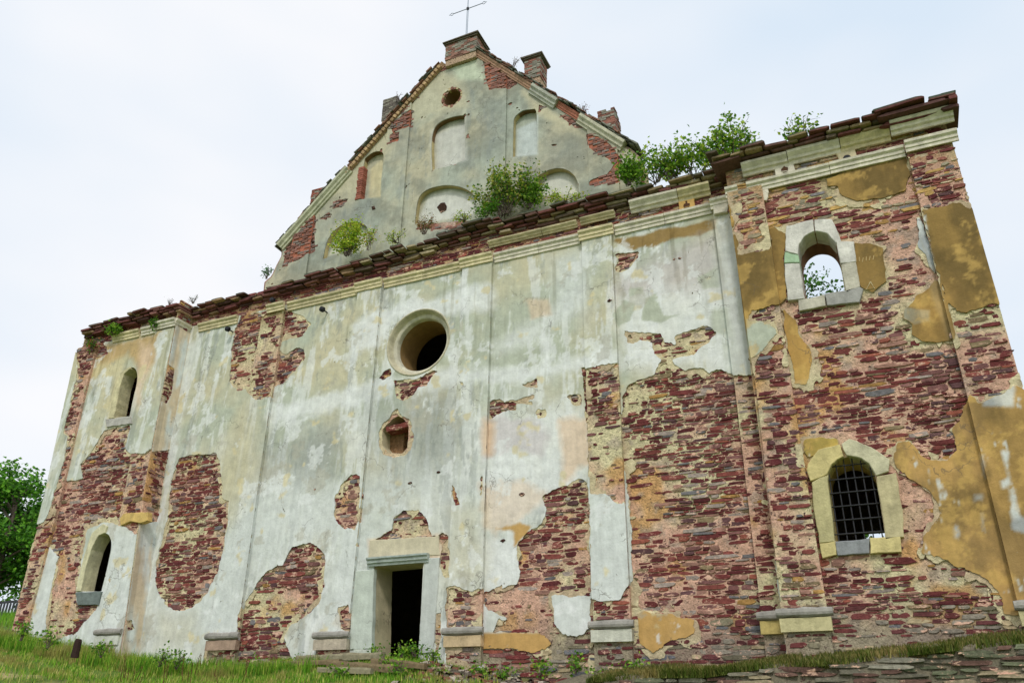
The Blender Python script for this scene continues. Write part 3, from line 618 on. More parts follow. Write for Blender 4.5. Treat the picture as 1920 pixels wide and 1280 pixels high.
ws = empty('window_surround', (0, 0, 0), CH, label='white cut stone surround of the upper right window')
cw1 = lin((220, 216, 206)); cw2 = lin((200, 194, 176))
for pts, c_ in (('1474,424 1524,411 1527,433 1508,442 1497,460 1496,476 1472,470 1473,440', cw1), ('1526,411 1558,410 1568,425 1577,452 1567,455 1552,437 1529,433', cw1),
                ('1569,453 1601,452 1605,490 1577,494 1573,478', cw1), ('1577,495 1605,491 1612,538 1586,547', cw2), ('1471,472 1496,478 1498,492 1470,493', lin((178, 206, 170))),
                ('1470,494 1498,493 1502,520 1509,560 1477,563 1473,530', cw1), ('1496,563 1546,551 1549,573 1498,583', cw2), ('1547,551 1612,538 1618,541 1612,566 1550,573', lin((170, 168, 162)))):
    block('frame_block', P(pts), W_RW, .055, .5, c_, ws)
ws = empty('window_surround', (0, 0, 0), CH, label='yellowish cut stone surround of the barred window')
cy1 = lin((212, 196, 138)); cy2 = lin((198, 188, 140))
for pts, c_ in (('1513,870 1535,842 1575,832 1582,855 1561,867 1551,888 1520,902 1513,885', cy1), ('1577,832 1592,821 1640,840 1668,862 1665,884 1642,892 1633,871 1612,856 1587,854', lin((206, 200, 168))),
                ('1521,903 1552,889 1555,930 1565,1014 1537,1018 1527,960', cy2), ('1643,892 1680,886 1692,950 1694,1005 1661,1010 1650,942', lin((196, 184, 144))),
                ('1537,1019 1566,1015 1569,1040 1541,1046', cy1), ('1567,1015 1630,1008 1630,1037 1570,1041', lin((150, 152, 154))), ('1631,1008 1688,1005 1690,1034 1632,1037', cy1)):
    block('frame_block', P(pts), W_RW, .055, .5, c_, ws)
ws = empty('window_surround', (0, 0, 0), CH, label='plastered surround of the lower left window')
for pts, c_ in (('141,1108 160,1030 172,998 193,982 201,986 197,998 184,1004 172,1024 160,1063 151,1107', lin((214, 208, 172))), ('141,1110 190,1108 184,1133 145,1133', lin((122, 132, 128)))):
    block('frame_block', P(pts), W_LW, .05, .4, c_, ws)
ws = empty('window_surround', (0, 0, 0), CH, label='pale surround of the upper left window')
for pts, c_ in (('203,784 215,722 224,700 243,687 244,690 232,701 225,722 213,783', lin((214, 204, 164))), ('197,785 243,781 246,794 200,800', lin((188, 184, 176)))):
    block('frame_block', P(pts), W_LW, .045, .4, c_, ws)
# --- iron grille of the barred window
gr = empty('iron_grille', (0, 0, 0), CH)
def tube(bag, pts, r, col, n=6):
    pts = np.asarray(pts, float); k = len(pts); r = np.broadcast_to(r, (k,)); V = []
    for i in range(k):
        t = pts[min(i+1, k-1)]-pts[max(i-1, 0)]; t = t/(np.linalg.norm(t)+1e-9); a = np.array([0, 0, 1.]) if abs(t[2]) < .9 else np.array([1., 0, 0])
        e1 = np.cross(t, a); e1 /= np.linalg.norm(e1); e2 = np.cross(t, e1)
        for q in range(n):
            w_ = 2*math.pi*q/n; V.append(pts[i]+r[i]*(math.cos(w_)*e1+math.sin(w_)*e2))
    f = np.array([[i*n+q, i*n+(q+1) % n, (i+1)*n+(q+1) % n, (i+1)*n+q] for i in range(k-1) for q in range(n)])
    cap = [np.array([list(range(n))[::-1], list(range((k-1)*n, k*n))])]
    bag.add(V, [f]+cap, col)
gp = uv(O_RW[1], W_RW+.12); gx0, gx1, gz0, gz1 = gp[:, 0].min(), gp[:, 0].max(), gp[:, 1].min(), gp[:, 1].max()
for k in range(6):
    t = (k+.5)/6
    b = Bag(); x = gx0+(gx1-gx0)*t; top = gz1-.55*abs(t-.5)**1.6*1.9; tube(b, [(x, W_RW+.12, gz0-.05), (x+.01, W_RW+.12, top)], .013, (0, 0, 0)); b.build('bar', M_iron, gr)
for k in range(6):
    b = Bag(); z = gz0+(gz1-gz0)*(k+.55)/6.3; w_ = 0 if k < 5 else .1; tube(b, [(gx0-.02+w_, W_RW+.10, z), (gx1+.02-w_, W_RW+.10, z)], .013, (0, 0, 0)); b.build('bar', M_iron, gr)

# --- door surround
dr = empty('door_surround', (0, 0, 0), CH)
def mould(name, x0, x1, z, dep, prof, col, parent, seed=0, wear=.01, m=M_cut, slope=0.0, retL=False, retR=False):
    """worn stone moulding: profile (out, up) drawn along X"""
    rng = np.random.default_rng(seed); n = max(3, int((x1-x0)/.14)); k = len(prof); V = []
    for i, x in enumerate(np.linspace(x0, x1, n)):
        w_ = 1-(wear*6*max(0, fbm(np.array([x*3]), np.array([z]), .5, 3, seed)[0]+.1) if 0 < i < n-1 else wear*2)
        V += [(x, dep-a*w_, z+slope*(x-x0)+c+rng.uniform(-1, 1)*wear*.35) for a, c in prof]
    f = np.array([[i*k+j, (i+1)*k+j, (i+1)*k+j+1, i*k+j+1] for i in range(n-1) for j in range(k-1)])
    b = Bag(); b.add(V, [f, np.array([list(range(k)), list(range((n-1)*k, n*k))[::-1]])], col); return b.build(name, m, parent)
d0 = uv([(688, 1056), (802, 1042)], -.1)
mould('lintel_moulding', d0[0][0], d0[1][0], d0[:, 1].mean()-.1, 0, [(0, 0), (.07, 0), (.08, .05), (.12, .07), (.13, .13), (.17, .16), (.17, .2), (0, .21)], lin((176, 186, 180)), dr)
block('lintel', P('694,1012 822,1004 824,1040 690,1048'), 0, .02, .1, lin((214, 204, 176)), dr, M_plaster)
block('jamb', P('660,1070 701,1066 696,1216 655,1216'), 0, .035, .1, lin((206, 214, 202)), dr, M_plaster)
block('jamb', P('796,1046 824,1044 812,1222 784,1224'), 0, .035, .1, lin((200, 204, 198)), dr, M_plaster)
block('base_block', P('662,1217 696,1217 695,1232 664,1232'), 0, .07, .1, lin((206, 210, 196)), dr)
bg = Bag(); bg.add(*[(lambda V: V)(np.array([(-11.36, .85, 2.3), (-11.36, .85, 6.3), (-11.30, 1.6, 6.2), (-11.30, 1.6, 2.3)]))], [np.array([[0, 1, 2, 3]])], lin((120, 112, 96)))

# --- architrave
ar = empty('architrave', (0, 0, 0), CH); AP = [(0, 0), (.045, 0), (.05, .08), (.075, .09), (.08, .16), (.13, .2), (.14, .26), (0, .28)]
c_m = lin((222, 208, 168)); c_mw = lin((226, 218, 198)); za = 12.98
def arch(x0, x1, dep, z=za, s=0, col=c_m):
    x = x0; rng = np.random.default_rng(s)
    while x < x1-.05:
        l = min(rng.uniform(1.2, 2.4), x1-x); l = x1-x if x1-x-l < .4 else l
        mould('moulding_block', x, x+l-.012, z+rng.uniform(-.006, .006), dep, AP, col*rng.uniform(.9, 1.05), ar, int(x*10)+400+s); x += l
arch(-18.95, -17.35, 0, 12.92); arch(-16.1, -15.44, dC, 12.95); arch(-15.4, -12.87, 0, 12.95)
for a, b_ in ((-12.87, -11.95), (-9.42, -8.42), (-5.94, -5.0)): arch(a, b_, dC, za, 2)
for a, b_ in ((-11.95, -9.42), (-8.42, -5.94), (-5.0, -2.53)): arch(a, b_, 0, za, 3, c_m if a < -9 else c_mw)
arch(-2.53, -1.9, dC-.04, za, 4, c_mw)
arch(-2.1, -1.8, W_RW, za-.02, 5, c_mw); arch(-1.6, 1.80, W_RW, za-.02, 6, c_mw); arch(1.8, 2.84, dW, za, 7, c_mw)
arch(-20.2, -19.33, dW, 12.93, 8, c_mw); arch(-22.2, -21.0, W_LW, 12.92, 9); arch(-20.9, -20.2, W_LW, 12.92, 9, c_mw); 
# return of the wing's architrave
bg = Bag(); V = []
for y in (-.66, -.3, -.0): V += [(-19.40+a, y, 12.93+c) for a, c in AP]
bg.add(V, [np.array([[i*8+j, (i+1)*8+j, (i+1)*8+j+1, i*8+j+1] for i in range(2) for j in range(7)]), np.array([list(range(8))])], c_mw); bg.build('moulding_block', M_cut, ar)
# --- upper cornice moulding that survives on the right
co = empty('cornice', (0, 0, 0), CH); CP = [(0, 0), (.05, 0), (.07, .07), (.13, .09), (.15, .14), (.24, .22), (.25, .28), (0, .3)]
for a, b_, d, z, c_ in ((-4.55, -3.3, 0, 13.52, c_mw), (-3.3, -2.5, 0, 13.52, c_m), (-1.65, -.6, W_RW, 13.45, c_mw), (-.6, .55, W_RW, 13.47, c_mw), (.55, 1.6, W_RW, 13.47, c_m), (1.6, 2.86, dW, 13.5, c_mw),
                        (-5.9, -4.95, -.05, 13.5, c_m*.8), (-8.6, -7.0, 0, 13.5, c_m*.75), (-7.0, -6.0, 0, 13.5, c_m*.8)):
    mould('cornice_block', a, b_-.015, z, d, CP if a > -5 else [(x*.6, y*.6) for x, y in CP], c_*RNG.uniform(.9, 1.04), co, int(a*7)+900, wear=.02)
# --- coping slabs
TOPZ = lambda x: np.interp(x, [-24, -19.4, -19, -16, -14, -12, -10.5, -9, -7, -5, -3.5, -2.6, -1.9, -.5, 1.5, 1.6, 2.9], [13.62, 13.78, 13.8, 13.86, 13.92, 14.06, 14.2, 14.3, 14.24, 14.14, 14.06, 14.06, 14.02, 14.0, 13.96, 14.02, 14.02])
NC = [0]
def coping(x0, x1, dep, layers, seed, over=(.14, .5), pal=PALG, big=False, st=.08):
    rng = np.random.default_rng(seed)
    for k in range(layers):
        x = x0-(.0 if k < layers-1 else .08)
        while x < x1:
            l = rng.uniform(.22, .7)*(2.0 if big else 1); l = min(l, x1-x+.05); th = st*rng.uniform(.75, 1.1)
            if x1-x-l < .15: l = x1-x
            o = over[0]+(over[1]-over[0])*k/max(1, layers-1)+rng.uniform(-.08, .07)
            z = float(TOPZ(x+l/2))-(layers-k-.5)*(st+.004)+rng.uniform(-.012, .012)
            if k == layers-1 and rng.random() < .13 and not big: x += l; continue
            v, f = stone_geo(l-.012, th*1.02, o, .55, rng, n=12, sq=.86); v[:, 1] = np.where(v[:, 1] < 0, np.where(np.arange(len(v)) < 12, -o, -o+.03), v[:, 1])
            col = pick(pal, rng); cc = np.broadcast_to(col, (len(v), 3)).copy()
            if k == layers-1: cc[v[:, 2] > 0] = lin((88, 100, 84))*.8
            me = mesh_np('coping_stone', v, f, cc); ob = link('coping_stone', me, M_cstone, co); ob.location = (x+l/2, dep, z)
            ob.rotation_euler = (rng.uniform(-.03, .05), rng.uniform(-.04, .04), rng.uniform(-.06, .06)); NC[0] += 1; TRI[0] += 60; x += l
PALR = [(lin((116, 66, 62)), 4), (lin((98, 66, 62)), 3), (lin((160, 128, 94)), 1.4), (lin((140, 92, 84)), 2)]
coping(-23.6, -19.25, dW, 4, 1, (.03, .22), PALR); coping(-19.3, -13.0, 0, 4, 2, (.06, .28), PALR); coping(-13.0, -2.2, 0, 5, 3, (.06, .32))
coping(-2.3, 1.5, dW, 3, 4, (.2, .42)); coping(1.4, 2.98, dW, 3, 5, (.22, .5), PALR, True, st=.11)
# top of the wall behind the coping
bg = Bag(); xs = np.linspace(-18.9, -2.2, 60); tz = TOPZ(xs)-.06+.04*np.sin(xs*5)
V = [(x, -.1, z) for x, z in zip(xs, tz)]+[(x, 1.15, z+.25) for x, z in zip(xs, tz)]
bg.add(V, [np.array([[i, i+1, 60+i+1, 60+i] for i in range(59)])], lin((120, 108, 70))); bg.build('wall_top', M_mortar, CH, smooth=True)
# --- frieze blocks with a dark vase-shaped plate, the hollow's shade put into its colour
def frieze(pts, dep, col, vase):
    p = block('frieze_block', P(pts), dep, .045, .1, col, CH); q = uv(P(pts), dep-.045).mean(0)
    if vase:
        a = [(q[0]+x*.9, q[1]+z*.9) for x, z in ((-.05, -.11), (.05, -.11), (.1, -.03), (.09, .03), (.03, .07), (.03, .13), (-.03, .13), (-.03, .07), (-.09, .03), (-.1, -.03))]
        block('hollow_shade_plate', a, dep-.047, .006, .0, lin((92, 62, 44)), p, metres=True)
        a = [(q[0]+x, q[1]+z) for x, z in ((-.06, -.09), (.05, -.09), (.06, -.05), (-.07, -.05))]
        block('carved_rim', a, dep-.052, .008, .0, np.asarray(col)*.8, p, metres=True)
    else:
        b = Bag(); q = uv([(1588, 296)], dep-.05)[0]; a = circ(q, .085, 20); v, f = prism(a, dep-.047, .006, 0, .01); b.add(v, f, (.01, .008, .006)); b.build('round_hole_shade', M_black, p)  # black disc on the face, the hole's inner shade as plain colour
frieze('1271,374 1301,368 1304,394 1274,400', 0, lin((212, 172, 104)), True)
frieze('1451,308 1484,298 1493,328 1455,334', W_RW, lin((222, 214, 196)), True)
frieze('1572,291 1560,283 1600,271 1607,293 1606,306 1577,312', W_RW, lin((222, 208, 172)), False)
block('plaster_patch', P('1410,356 1437,347 1442,362 1437,375 1424,375 1412,366'), W_RW, .04, .1, c_mw, CH, M_plaster)
block('capital', P('1334,372 1364,364 1367,382 1363,396 1338,402'), dC, .10, .1, c_mw, CH)
block('corner_block', P('226,985 224,972 232,962 277,959 276,975 262,982 246,975'), dW, .05, .12, lin((214, 182, 112)), CH)

# scratched marks, nail holes as flat discs with their shade in the colour
b = Bag()
for x, y, w_ in ((1605, 488, 1.6), (1611, 486, 1.6), (1617, 487, 3), (1624, 485, 2), (1630, 484, 3), (1637, 483, 3)):
    q = uv([(x, y+4), (x+w_-1.5, y-4)], W_RW-.008); tube(b, [(q[0][0], W_RW-.006, q[0][1]), (q[1][0], W_RW-.006, q[1][1])], .009, lin((206, 180, 130)), 4)
b.build('scratched_lettering', M_plaster, rw, 'stuff')
q = uv([(1632, 528), (1624, 543), (1640, 541)], W_RW-.008); b = Bag(); tube(b, [(x, W_RW-.006, z) for x, z in (q[0], q[1], q[2], q[0])], .012, lin((216, 200, 160)), 4); b.build('scratched_triangle', M_plaster, rw)
for x, y, d_, r_ in ((1264, 486, 0, .035), (1274, 484, 0, .045), (1143, 563, dC, .05), (943, 1013, 0, .05), (768, 905, 0, .05), (822, 885, 0, .045), (590, 917, 0, .035), (978, 926, 0, .06), (1340, 1084, W_RW, .0), (1802, 845, W_RW, .0)):
    if r_ == 0: continue
    q = uv([(x, y)], d_-.01)[0]; a = [(q[0]+r_*RNG.uniform(.6, 1.6)*math.cos(t), q[1]+r_*RNG.uniform(.5, 1)*math.sin(t)) for t in np.linspace(0, 2*math.pi, 8, endpoint=False)]
    v, f = prism(a, d_-.006, .006, 0, .006); b = Bag(); b.add(v, f, lin((70, 44, 36))); b.build('hole_shade_disc', M_stone, cw)
# ------------------------------------------------------------------ gable
GD = 1.0
G_OUT = np.array([(-17.5, 13.6), (-17.55, 15.0), (-17.3, 15.15), (-17.0, 15.9), (-17.05, 16.25), (-15.0, 18.3), (-13.3, 20.0), (-11.25, 22.0), (-11.1, 22.12), (-9.75, 22.02), (-8.0, 20.16), (-6.4, 18.36), (-4.7, 16.4), (-4.45, 16.0), (-4.4, 15.0), (-3.9, 13.6)])
gn = [smooth(uv(p, GD)) for p in (P('810,318 808,270 812,242 824,228 850,218 871,216 872,300 838,313'), P('676,374 680,320 684,297 700,284 715,283 720,290 717,320 712,367 684,373'), P('961,295 962,229 965,218 981,206 1003,204 1007,212 1007,287'),
                          P('777,420 782,372 798,355 832,346 862,349 885,360 893,374 893,412'), P('1001,370 1008,330 1030,317 1054,314 1074,324 1084,341 1086,362'), P('605,485 612,450 630,427 655,415 680,417 692,430 692,470'))]
gocu = uv([(847, 182)], GD)[0]; gor = .33
gx = [uv(p, GD) for p in (P('828,108 885,90 905,96 893,112 880,115 845,128 826,135'), P('905,96 930,112 965,140 970,158 956,167 919,171 910,140'), P('1098,250 1130,262 1155,282 1170,310 1154,308 1130,293 1105,282'),
                          P('732,235 775,205 771,238 740,250'), P('733,256 752,248 748,266 732,272'), P('540,445 560,430 592,405 590,470 560,490 530,500 535,470'), P('1140,330 1160,300 1160,345 1105,350 1108,340'),
                          P('690,265 735,215 800,140 812,130 800,160 760,210 720,245'), P('1010,195 1022,200 1010,210'), P('1048,215 1070,220 1100,240 1080,240'), P('623,378 655,372 640,388 623,390'), P('800,400 870,388 893,392 893,430 780,430'), P('600,410 620,395 612,412'))]
gw = slab('gable_wall', [G_OUT], lambda U, V: np.minimum(usdf(U, V, gn, 3.), sdf(U, V, circ(gocu, gor))), GD+.03, 0, .65, .05,
          lambda X, Z: np.where((fbm(X, Z, .5, 4, 5)[:, None] > -.05), lin((158, 112, 98)), lin((186, 160, 142)))*(.75+.5*vn(X*12, Z*12))[:, None], [M_brick, M_plaster], CH, rough=.02,
          reveal=lambda X, Z: np.where((Z > 18.9)[:, None], lin((128, 100, 70)), lin((196, 180, 134)))*(.8+.3*vn(X*5, Z*5))[:, None], seed=5)
def gfx(U, V):
    e = usdf(U, V, gx)+.14*fbm(U, V, .3, 5, 91, .62); e = np.minimum(e, usdf(U, V, gn, 3.)); e = np.minimum(e, sdf(U, V, circ(gocu, gor+.07))+.06*fbm(U, V, .2, 3, 7))
    return np.minimum(e, (.235-fbm(U, V, .3, 5, 95, .7))*.6)
slab('plaster', [G_OUT], gfx, GD, 0, .035, .04, lambda X, Z: paint(X, Z, GD, G_ZONES, 'gable'), [M_plaster], gw, rough=.008, seed=6, edge_shrink=.08)
for q in gn:        # recessed backs of the blind niches
    c = q.mean(0); slab('niche_back', [c+(q-c)*1.04], None, GD+.2, 0, .02, .06, lambda X, Z: paint(X, Z, GD, G_ZONES, 'gable'), [M_plaster], gw, rough=.01)
    if q is gn[1] or q is gn[3]: pass
bg = Bag(); rng = np.random.default_rng(4)
# bricks laid in the bare parts of the gable
def lay_bricks(polys, dep, seed, avoid, lim=(-99, 99)):
    rng = np.random.default_rng(seed); allp = np.concatenate(polys); a = allp.min(0); b = allp.max(0); z = a[1]; r = 0
    while z < b[1]:
        xs = np.arange(a[0]-.3+(r % 2)*.13, b[0], .26); X = xs+.125; Z = np.full(len(xs), z+.035)
        e = usdf(X, Z, polys)+.1*fbm(X, Z, .3, 3, 3); av = usdf(X, Z, avoid)-.14; o = usdf(X, Z, [G_OUT])
        for x in xs[(e < .03) & (av > 0) & (o < -.14)]:
            if x+.1 < lim[0] or x+.14 > lim[1]: continue
            if rng.random() < .9: box(bg, max(x, lim[0]), min(x+.245*rng.uniform(.8, 1), lim[1]), dep-rng.uniform(.012, .04), dep+.06, z+rng.uniform(0, .01), z+.068, lin((154, 112, 100))*rng.uniform(.6, 1.25) if rng.random() < .75 else lin((140, 128, 120))*rng.uniform(.7, 1.1), .006, rng)
        z += .08; r += 1
lay_bricks(gx, GD+.03, 3, gn+[circ(gocu, gor)])
for xa, xb in ((-13.08, -12.21), (-9.47, -8.63), (-5.98, -5.1), (-16.55, -15.75)):
    lay_bricks(gx, GD-.045, 40+int(xb), gn+[circ(gocu, gor)], (xa+.02, xb-.02))
bg.build('brickwork', M_brick, gw, 'stuff')
for i in [q for q in range(22) if q % 5 != 2]:  # brick ring round the small oculus
    a0 = 2*math.pi*i/22+.05; b = Bag(); V = []
    for rr_, aa in ((gor, a0), (gor+.13, a0), (gor+.13, a0+.25), (gor, a0+.25)): V.append((gocu[0]+rr_*math.cos(aa), gocu[1]+rr_*math.sin(aa)))
    v, f = prism(V, GD+.02, .012+.008*rng.random(), .1, .006); b.add(v, f, lin((150, 108, 92))*rng.uniform(.7, 1.3) if i % 3 else lin((196, 178, 140))); b.build('brick', M_brick, gw)
for k in range(15):  # bare brick jamb of the left niche
    z = gn[1][:, 1].min()+.1+k*.088; b = Bag(); x = float(np.interp(z, [gn[1][:, 1].min(), gn[1][:, 1].max()], [gn[1][:, 0].min()-.0, gn[1][:, 0].min()-.0])); box(b, x-.16+rng.uniform(-.03, .03), x+.05, GD-.03, GD+.2, z, z+.072, lin((158, 98, 82))*rng.uniform(.7, 1.2), .006); b.build('brick', M_brick, gw)
for pts, dd in (('819,388 826,380 834,379 838,386 836,394 826,399', GD+.19), ('572,452 586,448 588,454 574,458', GD), ('696,388 702,385 704,392 698,393', GD)):
    block('hole_shade_patch', P(pts), dd, .012, .0, lin((60, 40, 30)), gw, M_stone)  # thin dark plates, the shade inside the holes painted as colour
# pilaster strips of the gable
for a, b_ in (((-13.08, 16.0), (-12.21, 20.5)), ((-9.47, 16.0), (-8.63, 20.6)), ((-5.98, 15.0), (-5.1, 17.4)), ((-16.55, 15.0), (-15.75, 17.2))):
    x0, x1 = a[0], b_[0]; ztop = min(b_[1], 30)
    reg = [(x0, 14.0), (x1, 14.0), (x1, ztop), (x0, ztop)]
    top = lambda x: float(np.interp(x, [-17.05, -11.1, -9.75, -4.7], [16.25, 22.12, 22.02, 16.4]))-.25
    reg = [(x0, 14.0), (x1, 14.0), (x1, min(ztop+1.2, top(x1))), (x0, min(ztop+1.2, top(x0)))]
    pb = slab('pilaster_strip', [reg], None, GD-.045, 0, .07, .06, lambda X, Z: np.broadcast_to(lin((176, 110, 88)), (len(X), 3))*(.7+.6*vn(X*12, Z*12))[:, None], [M_brick], gw, rough=.015, edge_shrink=.01)
    slab('plaster', [reg], lambda U, V: usdf(U, V, gx)+.14*fbm(U, V, .3, 5, 93, .62), GD-.07, 0, .09, .04, lambda X, Z: paint(X, Z, GD, G_ZONES, 'gable'), [M_plaster], pb, rough=.008)
# rakes: mouldings and tiles
def rake_mould(name, p0, p1, prof, col, parent, dep=GD, m=M_cut, wear=.01):
    p0 = np.array(p0); p1 = np.array(p1); d = p1-p0; Ln = np.linalg.norm(d); d /= Ln; nn = np.array([-d[1], d[0]])
    if nn[1] < 0: nn = -nn
    n = max(2, int(Ln/.25)+1); V = []; k = len(prof)
    for i in range(n):
        c = p0+d*Ln*i/(n-1)
        V += [(c[0]+nn[0]*b_, dep-a*(1+RNG.uniform(-wear, wear)*3), c[1]+nn[1]*b_) for a, b_ in prof]
    f = np.array([[i*k+j, (i+1)*k+j, (i+1)*k+j+1, i*k+j+1] for i in range(n-1) for j in range(k-1)])
    if d[0] < 0: f = f[:, ::-1]
    b = Bag(); b.add(V, [f, np.array([list(range(k)), list(range((n-1)*k, n*k))[::-1]])], col); return b.build(name, m, parent)
RP = [(0, -.30), (.06, -.30), (.07, -.24), (.12, -.22), (.13, -.15), (.2, -.1), (.21, -.02), (0, 0)]
rk = empty('rake', (0, 0, 0), gw)
RL = np.array([(-17.1, 16.27), (-11.12, 22.16)]); RR = np.array([(-9.72, 22.12), (-4.55, 16.32)])
at = lambda R, t: tuple(R[0]+(R[1]-R[0])*t)
rake_mould('rake_moulding', at(RL, 0), at(RL, .42), RP, lin((196, 196, 168)), rk); rake_mould('rake_moulding', at(RR, .40), at(RR, .56), RP, lin((190, 190, 176)), rk)
rake_mould('rake_moulding', at(RR, .70), at(RR, .95), RP, lin((204, 200, 176)), rk); rake_mould('rake_moulding', at(RR, 0), at(RR, .4), [(a*.5, b_*.7) for a, b_ in RP], lin((176, 140, 116)), rk, m=M_brick)
rake_mould('rake_moulding', at(RL, .42), at(RL, 1), [(a*.4, b_*.7) for a, b_ in RP], lin((170, 140, 110)), rk, m=M_brick); rake_mould('rake_moulding', at(RR, .56), at(RR, .70), [(a*.4, b_*.7) for a, b_ in RP], lin((170, 110, 90)), rk, m=M_brick)
for R, t0, t1, sg in ((RL, .40, .99, 1), (RR, .02, .98, 1)):     # brick dentils and bare brick courses under the tiles
    Ln = np.linalg.norm(R[1]-R[0]); n = int(Ln*(t1-t0)/.15)
    if R is RR: continue
    for i in range(n):
        t = t0+(t1-t0)*i/n; c = np.array(at(R, t)); b = Bag(); box(b, -.05, .05, -.13, .05, -.2, -.06, lin((190, 160, 120))*rng.uniform(.6, 1.1), .008, rng)
        o = b.build('brick', M_brick, rk); o.location = (c[0], GD, c[1]); o.rotation_euler = (0, -math.atan2(R[1][1]-R[0][1], R[1][0]-R[0][0])+rng.uniform(-.1, .1), 0)
for R in (RL, RR):
    Ln = np.linalg.norm(R[1]-R[0]); n = int(Ln/.2); ang = math.atan2(R[1][1]-R[0][1], R[1][0]-R[0][0])
    for lay in range(2):
        for i in range(n):
            t = (i+.5*lay)/n
            if rng.random() < (.06 if lay == 0 else .16): continue
            c = np.array(at(R, t)); b = Bag(); w_ = rng.uniform(.2, .3)
            box(b, -w_/2, w_/2, -.15-.02*lay+rng.uniform(-.05, .05), .6, .0, .036, lin((122, 124, 112))*rng.uniform(.5, 1.2) if rng.random() < .6 else lin((150, 112, 96))*rng.uniform(.6, 1.1), .014, rng)
            o = b.build('roof_tile', M_cstone, rk); nn = np.array([-math.sin(ang), math.cos(ang)]); nn = nn if nn[1] > 0 else -nn
            c = c+nn*(.01+.055*lay); o.location = (c[0], GD, c[1]); o.rotation_euler = (0, -ang+rng.uniform(-.06, .06)+(.07 if ang > 0 else -.07), 0)
# apex block and pinnacles
def pinnacle(x0, x1, y0, y1, z0, z1, cap, seed, lab=None, colr=(152, 106, 92), broken=0):
    e = empty('pinnacle', ((x0+x1)/2, (y0+y1)/2, z0), gw); r_ = np.random.default_rng(seed); ox, oy, oz = e.location
    if lab: e['label'] = lab
    k = 0; z = z0
    while z < z1:
        lim = 1.0 if z < z1-broken else r_.uniform(.4, .9)
        for (a, b_, c, d) in (((x0, x1, y0, y0+.12), (x0, x1, y1-.12, y1), (x0, x0+.12, y0, y1), (x1-.12, x1, y0, y1))):
            Lx = b_-a if b_-a > d-c else d-c; nb = max(1, int(round(Lx/.26))); off = .5 if k % 2 else 0
            for q in range(nb+1):
                s0 = max(0, (q-off)/nb); s1 = min(1, (q+1-off)/nb)
                if s1-s0 < .1 or s0 > lim: continue
                bb = Bag(); col = lin(colr)*r_.uniform(.6, 1.25) if r_.random() < .6 else lin((150, 146, 132))*r_.uniform(.7, 1.2)
                jt = r_.uniform(-.012, .012)
                if b_-a > d-c: box(bb, a+(b_-a)*s0-ox+.004, a+(b_-a)*s1-ox-.004, c-oy+jt, d-oy, z-oz, z+.07-oz, col, .006, r_)
                else: box(bb, a-ox+jt, b_-ox+jt, c+(d-c)*s0-oy+.004, c+(d-c)*s1-oy-.004, z-oz, z+.07-oz, col, .006, r_)
                bb.build('brick', M_brick, e)
        z += .08; k += 1
    bb = Bag(); box(bb, x0-ox+.02, x1-ox-.02, y0-oy+.02, y1-oy-.02, -.25, z1-z0-.05-broken*.6, lin((196, 168, 140))); bb.build('core', M_mortar, e)
    if cap:
        for t in range(2):
            bb = Bag()
            box(bb, x0-ox-.05-.04*t, x1-ox+.05+.04*t, y0-oy-.05-.04*t, y1-oy+.05+.04*t, z1-z0+.055*t, z1-z0+.05+.055*t, lin((110, 100, 88)), .015, r_); bb.build('cap_slab', M_cstone, e)
    return e
A = uv([(835, 100), (893, 88), (893, 64)], .85)
pinnacle(A[0][0], A[1][0], .85, 1.6, A[1][1]-.15, A[2][1]-.05, True, 1, 'square brick block on the gable tip', (150, 112, 98), .1)
p2 = uv([(983, 140), (1013, 150), (1003, 105)], 1.15); pinnacle(p2[0][0], p2[1][0], 1.15, 1.72, p2[0][1]-.25, p2[2][1]-.08, True, 2, 'tallest brick pinnacle with a slab cap on the right rake')
p4 = uv([(1121, 235), (1154, 255), (1140, 205)], 1.15); pinnacle(p4[0][0], p4[1][0], 1.15, 1.75, p4[0][1]-.35, p4[2][1]+.02, False, 3, 'broken pinnacle low on the right rake', broken=.2)
p1 = uv([(716, 215), (740, 215), (725, 188)], 1.25); pinnacle(p1[0][0], p1[1][0], 1.25, 1.7, p1[0][1]-.3, p1[2][1], False, 4, 'small grey stub high on the left rake', (120, 112, 104), .15)
p3 = uv([(582, 375), (612, 360), (600, 353)], 1.1); pinnacle(p3[0][0], p3[1][0], 1.1, 1.6, p3[0][1]-.3, p3[2][1], False, 5, 'low stub on the left rake', (150, 90, 76), .1)
# cross
cb = uv([(875, 60), (873, -34), (842, 25), (908, 10)], 1.2); cr_e = empty('cross', (cb[0][0], 1.2, cb[0][1]), CH); zc = float((cb[2][1]+cb[3][1])/2); xc = cb[0][0]; hw = (cb[3][0]-cb[2][0])/2
dx, dz = -cb[0][0], -cb[0][1]
b = Bag()
for s in (-.022, .022): tube(b, [(s, 0, -.3), (s, 0, zc+dz+.02)], .011, (0, 0, 0))
tube(b, [(0, 0, zc+dz), (0, 0, cb[1][1]+dz)], .016, (0, 0, 0)); b.build('upright', M_cross, cr_e)
b = Bag(); tube(b, [(-hw*.82, 0, zc+dz), (hw*.82, 0, zc+dz)], .014, (0, 0, 0))
b.build('crossbar', M_cross, cr_e); b = Bag(); box(b, -.04, .04, -.03, .03, zc+dz-.05, zc+dz+.05, (0, 0, 0)); b.build('boss', M_iron, cr_e)
for s in (-1, 1):
    b = Bag(); c = s*hw*.9; ringp = [(c+.055*math.cos(a), 0, zc+dz+.055*math.sin(a)) for a in np.linspace(0, 2*math.pi, 13)]; tube(b, ringp, .010, (0, 0, 0), 5); tube(b, [(c+s*.055, 0, zc+dz), (c+s*.11, 0, zc+dz)], .010, (0, 0, 0)); b.build('ring_tip', M_cross, cr_e)

